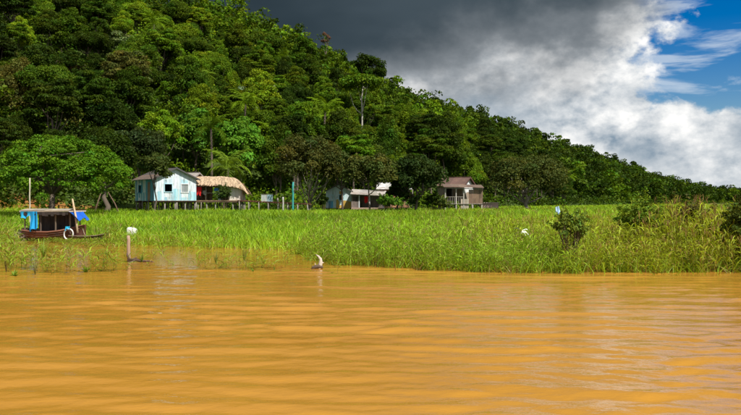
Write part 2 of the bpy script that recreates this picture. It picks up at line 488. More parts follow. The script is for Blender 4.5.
def make_tree_mesh(seed, w, z0, z1, nl, per, leaf, r=0.2, bark=BARK, lobe=0.27, flat=1.0, squash=0.75, droop=0.0, nlimb=7, fork=0.5, lean=(0, 0), tall=None, **kw):
    rng = np.random.default_rng(seed)
    C, R = dome_lobes(rng, w, z0, z1, nl, lobe, flat, lean)
    V, F, T = leaf_cloud(rng, C, R, per, leaf, squash=squash, droop=droop, **kw)
    crown = np_mesh('crown', V, F, LEAF, T)
    tr = trunk_mb(rng, tall or (z0 + (z1 - z0) * 0.35), r, C, lean, nlimb, fork).mesh('trunk', bark, True)
    return [('trunk', tr), ('crown', crown)]


def make_palm_mesh(seed, h, nf, L, r=0.14, bark=BARK):
    rng = np.random.default_rng(seed)
    mb = MB(); mb.tube([(0, 0, -0.3), (0.1, 0, h * 0.4), (0.05, 0.1, h * 0.8), (0, 0, h)], [r * 1.3, r, r * 0.9, r * 0.8], 8)
    V = []; T = []
    for k in range(nf):
        az = k * 2.4 + rng.normal() * 0.2; el = rng.uniform(0.25, 1.35) if k > 3 else 1.4
        p = np.array([0, 0, h]); dirh = np.array([math.cos(az), math.sin(az), 0]); side = np.array([-dirh[1], dirh[0], 0])
        ns = 22; ell = el; lv = rng.uniform(0.7, 1.25)
        for i in range(ns):
            step = L / ns; d = dirh * math.cos(ell) + np.array([0, 0, math.sin(ell)]); ell -= 0.075 + 0.05 * (1.4 - el)
            q = p + d * step
            ll = L * 0.24 * math.sin(math.pi * (0.12 + 0.86 * (i / ns))) + 0.08
            for sgn in (-1, 1):
                tip = p + side * sgn * ll * 0.85 + d * ll * 0.45 + np.array([0, 0, -ll * rng.uniform(0.25, 0.6)])
                wv = d * step * 0.55
                V += [p, p + (tip - p) * 0.5 + wv * 0.9 + np.array([0, 0, .04]), tip, p + (tip - p) * 0.45 - wv * 0.3]; T.append(lv * rng.uniform(0.8, 1.2))
            V += [p + side * .03, q + side * .02, q - side * .02, p - side * .03]; T.append(1.1)
            p = q
    V = np.array(V); F = np.arange(len(V)).reshape(-1, 4); T = np.repeat(np.array(T)[:, None] * np.ones(3), 4, axis=0)
    return [('trunk', mb.mesh('trunk', bark, True)), ('fronds', np_mesh('fronds', V, F, LEAF, T))]


# ------------------------------------------------------------------ the forest on the hill
FK = dict(jitter=.75, lobe_var=.36, leaf_var=.3)
def pt_(seed, w, z0, z1, nl, per, r, shp, **kw):
    return ('broadleaf_tree', make_tree_mesh(seed, w, z0, z1, nl, per, 0.225, r, **{**FK, **kw}), shp)
protos = [
    pt_(11, 8.5, 2.5, 10.5, 120, 210, .20, 'round crowned', lobe=.19),
    pt_(12, 6.8, 2.4, 12.2, 105, 210, .18, 'tall domed', lobe=.22),
    pt_(13, 10.2, 4.2, 9.6, 130, 200, .22, 'wide crowned', lobe=.16, flat=.8),
    pt_(14, 6.4, 1.0, 8.6, 95, 220, .16, 'bushy', lobe=.25),
    pt_(15, 8.0, 4.0, 12.5, 110, 200, .20, 'layered', lobe=.19, squash=.38),
    pt_(16, 5.2, 0.5, 11.0, 90, 230, .16, 'vine-hung', lobe=.28, droop=1.6, squash=1.3),
    pt_(17, 7.4, 3.0, 11.2, 70, 190, .20, 'open crowned', lobe=.17, lean=(.9, -.5)),
    pt_(18, 9.0, 2.0, 8.0, 115, 210, .18, 'low spreading', lobe=.20, lean=(-.7, .4)),
]
palm_a = make_palm_mesh(21, 8.5, 15, 3.4)
palm_b = make_palm_mesh(22, 5.0, 14, 4.0)
random.seed(7); rng = np.random.default_rng(77)
pts = []
# room around the trees placed by hand further down (bearing range, distance range)
CLEAR = [(208, 272, 0, 117), (168, 224, 0, 121), (238, 280, 136, 155), (95, 135, 151, 170), (345, 380, 150, 170), (45, 85, 127, 145)]
cell = 5.2
xs = np.arange(-170, 520, cell); ys = np.arange(92, 720, cell)
for yy in ys:
    for xx in xs:
        x = xx + rng.uniform(-0.45, 0.45) * cell; y = yy + rng.uniform(-0.45, 0.45) * cell
        u = UC + FP * x / y
        if u < -170 or u > 880: continue
        az = math.atan2(x, y); r = math.hypot(x, y)
        Fd = np.interp(az, HA, HF); Rd = np.interp(az, HA, HR)
        if r < Fd + 3 + 3 * rng.random() or r > Rd + 9: continue
        if r > 330 and rng.random() < 0.25: continue
        if any(a < u < b and c < r < e for a, b, c, e in CLEAR): continue
        pts.append((x, y, u, r, (r - Fd) / (Rd - Fd)))
# the largest 300 in view become trees of their own, the rest one far mass
inview = [p for p in pts if -15 < p[2] < 756]
def vis_v(p): return VH - (gh(p[0], p[1]) + 6 - CAMZ) / p[1] * FP
inview = [p for p in inview if vis_v(p) > -12]
inview.sort(key=lambda p: p[3])
NIND = 290
own = inview[:NIND]; own_set = set((p[0], p[1]) for p in own)
rest = [p for p in pts if (p[0], p[1]) not in own_set]



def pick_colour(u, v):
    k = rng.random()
    if u < 140 and v > 40 and not (95 < u and v < 95): pal = ['dark', 'dark', 'dark', 'deep', 'dark', 'deep', 'olive']  # shadow on the left slope is put into these darker leaf colours
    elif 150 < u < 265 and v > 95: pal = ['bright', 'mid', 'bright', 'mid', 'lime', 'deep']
    elif u > 470: pal = ['dark', 'deep', 'dark', 'dark', 'deep', 'mid', 'dark']  # cloud shadow over the right-hand hill, painted as dark leaf colours
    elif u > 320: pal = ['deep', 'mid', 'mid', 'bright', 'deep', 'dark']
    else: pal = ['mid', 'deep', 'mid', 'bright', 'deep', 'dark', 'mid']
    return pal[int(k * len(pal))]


LANDU = [25, 62, 98, 130, 160, 190, 215, 240, 268, 300, 325, 350, 385, 425, 460, 500, 550, 600, 650, 700]
LAND = ['left of the boat', 'above the boat', 'above the shade tree', 'above the wooden post', 'above the blue side wall', 'above the white gable', 'above the thatched hut',
        'above the hut right end', 'above the boardwalk', 'above the teal post', 'above the pale stems', 'above the pale blue house', 'above the red cloth', 'above the tin roofs', 'above the brown roof', 'above the pink wall',
        'above the broad brownish tree', 'above the tall reed shrub', 'above the round bush', 'left of the far right reeds', 'at the far right end']
CW = dict(dark='dark green', deep='deep green', mid='mid green', bright='bright green', lime='lime green', olive='olive green', brown='brownish', pale='pale')
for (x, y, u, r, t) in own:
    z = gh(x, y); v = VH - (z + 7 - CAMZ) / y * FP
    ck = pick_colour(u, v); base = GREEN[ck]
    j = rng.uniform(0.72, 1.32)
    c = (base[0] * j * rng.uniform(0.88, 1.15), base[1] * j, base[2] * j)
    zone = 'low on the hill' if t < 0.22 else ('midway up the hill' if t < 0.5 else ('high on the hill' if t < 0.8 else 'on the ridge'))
    side = LAND[int(np.searchsorted(LANDU, u))]
    s = rng.uniform(0.6, 1.15)
    if rng.random() < 0.05:
        parts = palm_a if rng.random() < 0.6 else palm_b
        tree('palm_tree', 'feathery palm %s %s' % (zone, side), 'palms among the forest trees', (x, y, z), parts, GREEN['bright'], rz=rng.uniform(0, 6.28), sc=(s * 1.1, s * 1.1, s * 1.15), cat='palm')
        continue
    nm, parts, shp = protos[int(rng.random() * len(protos))]
    tree(nm, '%s %s tree %s %s' % (CW[ck], shp, zone, side), 'broadleaf trees covering the hill', (x, y, z - 0.2), parts, c,
         rz=rng.uniform(0, 6.28), sc=(s, s, s * rng.uniform(0.9, 1.2)))

by = {}
for o in scene.objects:
    if o.get('group') in ('broadleaf trees covering the hill', 'palms among the forest trees'): by.setdefault(o['label'], []).append(o)
for lab, os_ in by.items():
    pre = {2: ('left-hand', 'right-hand'), 3: ('leftmost', 'middle', 'rightmost'), 4: ('leftmost', 'second', 'third', 'rightmost')}.get(len(os_))
    if pre:
        for w_, o in zip(pre, sorted(os_, key=lambda o: o.location.x / o.location.y)): o['label'] = w_ + ' ' + lab
# the rest of the wood: low detail crowns in one mass
parts_ = []; off_ = 0
for seen_ in (True, False):
    Cs, Rs, cols = [], [], []; per = 40 if seen_ else 16
    for (x, y, u, r, t) in rest:
        z = gh(x, y); v = VH - (z + 7 - CAMZ) / y * FP
        if (-30 < u < 772 and v > -25) != seen_: continue
        w = rng.uniform(5, 8.5); h = rng.uniform(7.5, 12.5)
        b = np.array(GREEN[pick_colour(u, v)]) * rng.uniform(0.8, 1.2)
        nl = 9 if seen_ else 5
        C, R = dome_lobes(rng, w, -5.0, h, nl, 0.46 if seen_ else .6)
        Cs.append(C + np.array([x, y, z])); Rs.append(R); cols.append(np.repeat(b[None], nl, 0))
    Cs = np.concatenate(Cs); Rs = np.concatenate(Rs); cols = np.concatenate(cols)
    V, F, T = leaf_cloud(rng, Cs, Rs, per, 0.80 if seen_ else 1.3, jitter=.75, lobe_var=.34)
    parts_.append((V, F + off_, T * np.repeat(cols, per * 4, axis=0))); off_ += len(V)
V, F, T = (np.concatenate([p[k] for p in parts_]) for k in range(3))
LEAFM = leaf_material('far_foliage', False)
far = add('forest', np_mesh('forest', V, F, LEAFM, T)); far['kind'] = 'stuff'
tag(far, 'far mass of forest crowns along the hill and its ridge', 'forest')
# undergrowth hiding the forest floor
Cs, cols = [], []
n = 0
while n < 3000:
    u = rng.uniform(-60, 800); az = math.atan((u - UC) / FP)
    Fd = np.interp(az, HA, HF); Rd = np.interp(az, HA, HR)
    r = Fd - 2 + (Rd - Fd) * rng.random() ** 1.7 * 0.8
    x = r * math.sin(az); y = r * math.cos(az)
    if u < 135 and r < Fd + 1.5 and rng.random() < .8: continue
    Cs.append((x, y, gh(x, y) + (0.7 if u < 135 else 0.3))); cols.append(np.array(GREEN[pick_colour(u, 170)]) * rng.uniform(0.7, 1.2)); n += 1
ur = list(rng.uniform(0.9, 2.5, n))
for k in range(2100):                                    # vine tangles bridging the crowns
    u = rng.uniform(-20, 620); az = math.atan((u - UC) / FP); Fd = np.interp(az, HA, HF); Rd = np.interp(az, HA, HR)
    r = Fd + 8 + (Rd - Fd) * rng.random() * .75; x = r * math.sin(az); y = r * math.cos(az); z = gh(x, y)
    if any(a < u < b and c < r < e for a, b, c, e in CLEAR): continue
    v = VH - (z + 7 - CAMZ) / y * FP
    if v < -15: continue
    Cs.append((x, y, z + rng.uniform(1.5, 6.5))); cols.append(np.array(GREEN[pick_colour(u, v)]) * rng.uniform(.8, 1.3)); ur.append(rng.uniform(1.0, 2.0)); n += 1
V, F, T = leaf_cloud(rng, np.array(Cs), np.array(ur), 34, 0.46, droop=.8, jitter=.8, squash=1.0, shell=.3)
T = T * np.repeat(np.array(cols), 34 * 4, axis=0)
ug = add('undergrowth', np_mesh('undergrowth', V, F, LEAFM, T)); ug['kind'] = 'stuff'
tag(ug, 'low leafy undergrowth and vine tangles between the forest trees', 'undergrowth')

# ------------------------------------------------------------------ named trees
def hero(name, label, u, Y, vtop, vbase_crown, wpx, seed, color, nl=70, per=190, leaf=0.26, bark=BARK, r=0.25, group=None, dz=0.0, **kw):
    g = G(u, Y); g.z += dz
    z1 = P(u, vtop, Y).z - g.z; z0 = P(u, vbase_crown, Y).z - g.z; w = wpx / FP * Y
    parts = make_tree_mesh(seed, w, max(z0, 0.2), z1, nl, per, leaf, r, bark, **kw)
    return tree(name, label, group, g, parts, color)


# spreading shade tree above the boat: flat layered dome on a forked trunk
def umbrella_tree():
    Y = 72.0; g = G(52, Y); rng = np.random.default_rng(31)
    t = thing('shade_tree', 'wide umbrella-shaped bright green shade tree behind the boat', 'tree', g)
    ppm = FP / Y
    mb = MB(); c = (1, 1, 1)
    def L(u, v, dy=0.0):
        p = P(u, v, Y + dy); return Vector((p.x - g.x, dy, p.z - g.z))
    mb.tube([Vector((0, 0, -0.3)), L(52, 203), L(53, 194)], [0.34, 0.24, 0.21], 9)
    ends = []
    for (pa, pb, dy) in (((40, 180), (18, 160), 0.5), ((46, 178), (40, 150), -1.8), ((66, 180), (92, 160), -0.6), ((60, 176), (72, 150), 1.6), ((30, 176), (2, 166), -1.0), ((78, 176), (118, 166), 0.8), ((56, 170), (56, 146), 0.0)):
        e = L(*pb, dy * 1.8); ends.append(e)
        mb.tube([L(53, 195), L(*pa, dy * 0.5), L((pa[0] + pb[0]) / 2, (pa[1] + pb[1]) / 2 - 2, dy), e], [0.15, 0.11, 0.08, 0.03], 7)
        for q in range(3):
            m = L((pa[0] + pb[0]) / 2, (pa[1] + pb[1]) / 2 - 2, dy)
            mb.tube([m, m + (e - m) * 0.6 + Vector(rng.normal(size=3) * 0.7), e + Vector((rng.normal() * 1.3, rng.normal() * 1.3, rng.uniform(0, 0.6)))], [0.08, 0.05, 0.02], 5)
    mb.build('trunk', BARK, t, True)
    C, R = [], []
    n = 520
    for i in range(n):
        a = rng.uniform(0, 6.28); q = math.sqrt(rng.random()); wob = 1 + .03 * math.sin(2 * a + 1)
        x = q * math.cos(a) * 6.1 * wob; y = q * math.sin(a) * 4.8 * wob
        topz = 6.3 * (1 - 0.50 * q ** 2.6) + 1.05 + .22 * math.sin(x * 1.7 + 1) * math.cos(y * 1.9)
        if rng.random() < 0.45: topz -= rng.uniform(0.4, 1.9)
        C.append((x + 0.7, y, topz - 0.5 + rng.normal() * 0.15)); R.append(rng.uniform(0.32, 0.7))
    V, F, T = leaf_cloud(rng, C, R, 80, 0.20, up=0.6, squash=0.7, aspect=0.30, lobe_var=.3)
    o = add('crown', np_mesh('crown', V, F, LEAF, T), t); o.color = (0.095, 0.200, 0.010, 1)
    return t


umbrella_tree()
g = hero('broadleaf_tree', 'dark tree with thick twin trunk between the shade tree and the blue house', 105, 84, 128, 192, 78, 32, GREEN['dark'], 80, 190, 0.25, r=0.30, lobe=0.23)
hero('broadleaf_tree', 'slim olive tree on thin trunk right in front of the blue house', 155, 80, 150, 188, 46, 33, (0.055, 0.082, 0.016), 34, 170, 0.22, r=0.10, lobe=0.27)
hero('broadleaf_tree', 'dark brownish tree leaning its crown over the blue house roof', 140, 92, 125, 180, 70, 34, (0.040, 0.058, 0.014), 60, 180, 0.27, r=0.22, lobe=0.24)
hero('broadleaf_tree', 'brownish green tree with many pale stems beside the teal post', 309, 88, 131, 198, 90, 35, (0.080, 0.088, 0.018), 110, 190, 0.22, r=0.15, bark=GREYBARK, lobe=0.19, nlimb=20, fork=0.12, tall=3.0)
hero('broadleaf_tree', 'olive tree on slender trunk in front of the red cloth porch', 369, 84, 152, 196, 70, 36, (0.080, 0.098, 0.020), 54, 180, 0.25, r=0.11, lobe=0.23)
hero('broadleaf_tree', 'dark dense tree standing left of the brown roofed house', 417, 86, 150, 206, 64, 37, (0.030, 0.055, 0.010), 84, 190, 0.26, r=0.2, lobe=0.23)
hero('broadleaf_tree', 'low dark leafy tree hugging the brown roofed house', 398, 90, 178, 206, 26, 38, (0.035, 0.062, 0.012), 40, 170, 0.26, r=0.15, lobe=0.27)
hero('broadleaf_tree', 'broad brownish tree right of the pink wall', 527, 92, 152, 207, 96, 39, (0.070, 0.085, 0.016), 110, 190, 0.24, r=0.26, bark=GREYBARK, lobe=0.22, nlimb=14, fork=0.3)
hero('broadleaf_tree', 'dark tree drooping over the roof of the pale blue house', 342, 90, 148, 188, 44, 50, (0.032, 0.058, 0.009), 64, 190, 0.24, r=0.13, lobe=0.23)
hero('vine_draped_tree', 'bright green vine-draped tree rising behind the thatched hut', 240, 113, 108, 192, 62, 41, (0.105, 0.245, 0.018), 70, 190, 0.36, r=0.25, lobe=0.25, droop=1.5, jitter=0.4)
hero('vine_draped_tree', 'bright green leafy tree above the blue house roof', 196, 117, 100, 180, 54, 42, (0.090, 0.200, 0.016), 60, 180, 0.36, r=0.22, lobe=0.26, droop=1.0)
hero('broadleaf_tree', 'deep green tree between the vine-draped tree and the brownish stems', 276, 112, 140, 196, 46, 43, GREEN['deep'], 54, 170, 0.33, r=0.2, lobe=0.27)
hero('flowering_tree', 'pale blossoming tree halfway up the hill above the hut', 258, 150, 74, 128, 46, 44, (0.20, 0.25, 0.125), 44, 150, 0.42, bark=PALEBARK, lobe=0.22)
hero('flowering_tree', 'pale green tree with whitish crown high on the left slope', 114, 165, 28, 88, 50, 45, (0.155, 0.21, 0.07), 44, 150, 0.42, bark=PALEBARK, lobe=0.22)
hero('white_trunk_tree', 'tree with bare white forked trunk under a flat green crown', 362, 165, 70, 96, 60, 46, GREEN['mid'], 46, 140, 0.42, r=0.24, bark=PALEBARK, lobe=0.20, nlimb=5, fork=0.3, flat=0.6)
hero('broadleaf_tree', 'rusty brown sparse tree standing out on the left slope', 64, 140, 60, 100, 50, 47, (0.11, 0.085, 0.035), 34, 70, 0.40, bark=PALEBARK, lobe=0.22, nlimb=16)
hero('broadleaf_tree', 'tall dark tree rising above the ridge at the hill shoulder', 368, 240, 52, 92, 44, 48, GREEN['dark'], 44, 150, 0.5, r=0.3, lobe=0.24)
hero('dead_tree', 'small rusty leafless-looking treetop sticking up from the ridge line', 326, 240, 30, 50, 11, 49, (0.13, 0.07, 0.045), 10, 60, 0.35, r=0.2, lobe=0.35)
for i, (u, Y, lab, pm) in enumerate(((211, 108, 'feathery palm right behind the thatched hut', palm_a), (228, 104, 'low wide palm with arching fronds beside the thatch roof', palm_b),
                                 (197, 135, 'slender palm on the slope above the blue house', palm_a), (386, 118, 'pale feathery palm behind the middle houses', palm_b))):
    tree('palm_tree', lab, None, G(u, Y), pm, GREEN['lime'] if i != 0 else GREEN['mid'], sc=(1.15, 1.15, 1.1), rz=i * 1.3, cat='palm')

# ------------------------------------------------------------------ houses
random.seed(3)
WHITE, SKYB, BLUE, YEL = (0.78, 0.80, 0.80), (0.42, 0.66, 0.74), (0.10, 0.36, 0.50), (0.55, 0.36, 0.07)
TAN, BRN, GRY, RUST, PINK = (0.42, 0.27, 0.13), (0.13, 0.085, 0.055), (0.30, 0.27, 0.23), (0.20, 0.085, 0.05), (0.50, 0.33, 0.28)
STRAW = (0.42, 0.31, 0.20)


def jit(c, k=0.15):
    f = random.uniform(1 - k, 1 + k); return tuple(min(1, x * f * random.uniform(0.97, 1.03)) for x in c)


def plank_wall(mb, a, b, z0, top, colfn, openings=(), pw=0.2, th=0.035, wear=0.15):
    """vertical boards from a to b (xy); top(s) gives the height at distance s; openings (s0,s1,z0,z1)"""
    a = Vector((a[0], a[1], 0)); b = Vector((b[0], b[1], 0)); L = (b - a).length; d = (b - a) / L; nrm = Vector((d.y, -d.x, 0))
    cuts = sorted(set([0, L] + [q for o in openings for q in o[:2]] + [pw * i for i in range(1, int(L / pw) + 1)]))
    cuts = [c for i, c in enumerate(cuts) if i == 0 or c - cuts[i - 1] > 0.02] 
    for s0, s1 in zip(cuts[:-1], cuts[1:]):
        mid = (s0 + s1) / 2; spans = [(z0 - random.uniform(0, 0.05), None)]
        for o in openings:
            if o[0] - 1e-4 < mid < o[1] + 1e-4: spans = [(z0, o[2]), (o[3], None)]
        off = random.uniform(0, 0.018)
        for (za, zb) in spans:
            t0 = zb if zb is not None else top(s0 + 0.004); t1 = zb if zb is not None else top(s1 - 0.004)
            if min(t0, t1) - za < 0.05: continue
            zs = [za + (1 if True else 0) * 0, za + (min(t0, t1) - za) * 0.34, None]
            bot = [a + d * (s0 + .004), a + d * (s1 - .004)]
            for lo, hi0, hi1, c in ((za, za + (t0 - za) * .38, za + (t1 - za) * .38, colfn(mid, 0)), (za + (t0 - za) * .38, t0, t1, colfn(mid, 1))):
                p = []
                for o_ in (off, off - th):
                    p += [bot[0] + nrm * o_ + Vector((0, 0, lo if lo == za else hi_a0)), bot[1] + nrm * o_ + Vector((0, 0, lo if lo == za else hi_a1)),
                          bot[1] + nrm * o_ + Vector((0, 0, hi1)), bot[0] + nrm * o_ + Vector((0, 0, hi0))]
                hi_a0, hi_a1 = hi0, hi1
                i0 = len(mb.v); mb.v += [tuple(q) for q in p]; mb.c += [c] * 8
                for f in ((0, 1, 2, 3), (7, 6, 5, 4), (0, 4, 5, 1), (1, 5, 6, 2), (2, 6, 7, 3), (3, 7, 4, 0)): mb.f.append(tuple(i0 + k for k in f))


def roof_sheet(w, l, corr=0.10, amp=0.018, c=(1, 1, 1)):
    """corrugated sheet in local xy: x across 0..w, y down the slope 0..l"""
    mb = MB(); n = max(4, int(w / corr * 2))
    for i in range(n):
        x0, x1 = w * i / n, w * (i + 1) / n; z0, z1 = (amp if i % 2 else -amp), (-amp if i % 2 else amp)
        mb.quad([(x0, 0, z0), (x1, 0, z1), (x1, l, z1), (x0, l, z0)], c)
        mb.quad([(x0, 0, z0 - .012), (x0, l, z0 - .012), (x1, l, z1 - .012), (x1, 0, z1 - .012)], c)
    return mb.mesh('roof_sheet', TIN)


def slope_roof(root, eaveA, eaveB, ridgeA, ridgeB, colour, n):
    """sheets laid side by side between an eave line and a ridge line (points in root space)"""
    eA, eB, rA, rB = map(Vector, (eaveA, eaveB, ridgeA, ridgeB))
    xa = (rB - rA); W = xa.length; xa.normalize(); ya = (eA - rA); Ls = ya.length; ya.normalize(); za = xa.cross(ya)
    if za.z < 0: za = -za
    me = [roof_sheet(W / n * 1.03, Ls * 1.0, c=jit(colour, 0.25)) for _ in range(3)]
    for i in range(n):
        o = add('roof_sheet', me[i % 3], root)
        M = Matrix((xa, ya, za)).transposed().to_4x4()
        M.translation = rA + xa * (W / n * i) + za * (0.006 * (i % 2) + random.uniform(0, 0.01)) 
        o.matrix_local = M


def stilt(mbpos, root, z0, z1, r=0.07, col=None):
    mb = MB(); x, y = mbpos; dx, dy = random.uniform(-.05, .05), random.uniform(-.05, .05)
    mb.tube([(x + dx, y + dy, z0), (x + dx * .5, y, (z0 + z1) / 2), (x, y, z1)], [r * 1.1, r, r * 0.95], 7, jit(col or GRY, .3))
    return mb.build('stilt', WOOD, root, True)


def window_part(root, a, b, s0, s1, z0, z1, col, shutter=None):
    """frame round an opening of the wall a-b, with an optional hinged board shutter"""
    a = Vector((a[0], a[1], 0)); b = Vector((b[0], b[1], 0)); d = (b - a).normalized(); nr = Vector((d.y, -d.x, 0)); t = 0.06
    mb = MB()
    q = lambda s, z, o=0.03: a + d * s + nr * o + Vector((0, 0, z))
    for (p0, p1) in ((q(s0 - t / 2, z0 - t), q(s0 - t / 2, z1 + t)), (q(s1 + t / 2, z0 - t), q(s1 + t / 2, z1 + t)), (q(s0, z1 + t / 2), q(s1, z1 + t / 2)), (q(s0 - .08, z0 - t / 2, .05), q(s1 + .08, z0 - t / 2, .05))):
        mb.beam(p0, p1, t, 0.07, col)
    w = mb.build('window', WOOD, root)
    if shutter:
        ms = MB()
        for k in range(4):
            sa = s0 + (s1 - s0) * k / 4 + .008; sb = s0 + (s1 - s0) * (k + 1) / 4 - .008
            ms.beam(q((sa + sb) / 2, z0 + .01, -.02), q((sa + sb) / 2, z1 - .01, -.02), sb - sa, 0.03, jit(shutter, .2))
        ms.build('shutter', WOOD, w)
    return w


def gable_house(name, label, u, Y, rz, w, L, fz, wall, ridge, cols, roofcol, openings, doorcol=None, over=0.35, nst=(4, 4), dz=0.0):
    g = G(u, Y); g.z += dz; root = thing(name, label, 'house', g, math.radians(rz)); h = w / 2; zt = fz + wall
    gab = lambda s: zt + ridge * (1 - abs(s - h) / h); flat = lambda s: zt
    cf, cl, cr, cb = cols
    crn = [(-h, 0), (h, 0), (h, L), (-h, L)]
    for i, (a, b, top, cfn) in enumerate(((crn[0], crn[1], gab, cf), (crn[1], crn[2], flat, cr), (crn[2], crn[3], gab, cb), (crn[3], crn[0], flat, cl))):
        mb = MB(); ops = [o for o in openings if o['wall'] == i]
        plank_wall(mb, a, b, fz, top, cfn, [o['rect'] for o in ops])
        wl = mb.build('wall', BOARD, root)
        for o in ops:
            s0, s1, z0, z1 = o['rect']
            if o.get('door'):
                A = Vector((a[0], a[1], 0)); B = Vector((b[0], b[1], 0)); d = (B - A).normalized(); nr = Vector((d.y, -d.x, 0)); md = MB()
                for k in range(4):
                    sm = s0 + (s1 - s0) * (k + .5) / 4
                    md.beam(A + d * sm + Vector((0, 0, z0)) - nr * .04, A + d * sm + Vector((0, 0, z1 - .02)) - nr * .04, (s1 - s0) / 4 - .012, .03, jit(o['door'], .15))
                dr = md.build('door', BOARD, root)
                mh = MB(); p = A + d * (s0 + .1) + Vector((0, 0, (z0 + z1) / 2)); mh.beam(p, p + nr * .05, .05, .05, (.1, .1, .1)); mh.build('handle', WOOD, dr)
            else: window_part(root, a, b, s0, s1, z0, z1, o.get('frame', GRY), o.get('shutter'))
    mb = MB(); nb = int(w / .25)
    for k in range(nb): mb.box((-h + w * k / nb + .005, -.15, fz - .06), (-h + w * (k + 1) / nb - .005, L + .1, fz), jit(BRN, .3))
    mb.box((-h - .05, .05, fz - .2), (h + .05, .17, fz - .06), BRN); mb.box((-h - .05, L - .2, fz - .2), (h + .05, L - .08, fz - .06), BRN)
    mb.build('floor_deck', WOOD, root)
    # roof: ridge cap, sheets, barge boards
    e = over; k = ridge / h
    zr = zt + ridge + .06
    mb = MB(); mb.beam((0, -e, zr + .03), (0, L + e, zr + .03), .22, .05, jit(roofcol)); rc = mb.build('roof', TIN, root)
    for sx in (-1, 1):
        slope_roof(rc, (sx * (h + e), -e, zt - k * e + .06), (sx * (h + e), L + e, zt - k * e + .06), (0, -e, zr), (0, L + e, zr), roofcol, max(4, int(L / .9)))
        mb = MB(); mb.beam((sx * (h + e * .9), -e - .02, zt - k * e * .9 + .01), (0, -e - .02, zr - .05), .035, .14, jit(roofcol, .2)); mb.build('barge_board', WOOD, root)
    for i in range(nst[0]):
        for j in range(nst[1]):
            stilt((-h + .1 + (w - .2) * i / (nst[0] - 1), .12 + (L - .25) * j / (nst[1] - 1)), root, -.4, fz - .06, random.uniform(.06, .09))
    return root


def bluewash(s, lev):
    f = random.random()
    if lev == 1: return jit((0.68, 0.76, 0.79) if f < .75 else (.55, .68, .74), .09)
    return jit(SKYB if f < .6 else ((0.58, 0.72, 0.77) if f < .85 else (.30, .56, .66)), .14)


def bluemix(s, lev):
    f = random.random()
    return jit(BLUE if (s > 3.6 or f < .35) else (SKYB if f < .75 else WHITE), .15)


# white and blue gabled house on stilts
gable_house('stilt_house', 'white gabled board house with blue side wall standing on stilts', 175.5, 85.4, 35, 4.7, 5.9, 1.32, 2.35, 1.1,
            (bluewash, bluemix, bluewash, bluemix), (0.075, 0.07, 0.068),
            [dict(wall=0, rect=(1.15, 1.95, 1.32 + .95, 1.32 + 1.75), frame=SKYB), dict(wall=0, rect=(3.0, 3.75, 1.32 + .9, 1.32 + 1.75), frame=WHITE, shutter=(.30, .33, .33)),
             dict(wall=3, rect=(1.2, 1.95, 1.32 + .85, 1.32 + 1.65), frame=BLUE), dict(wall=3, rect=(4.0, 4.8, 1.33, 3.3), door=(0.48, .33, .2))], nst=(5, 4))


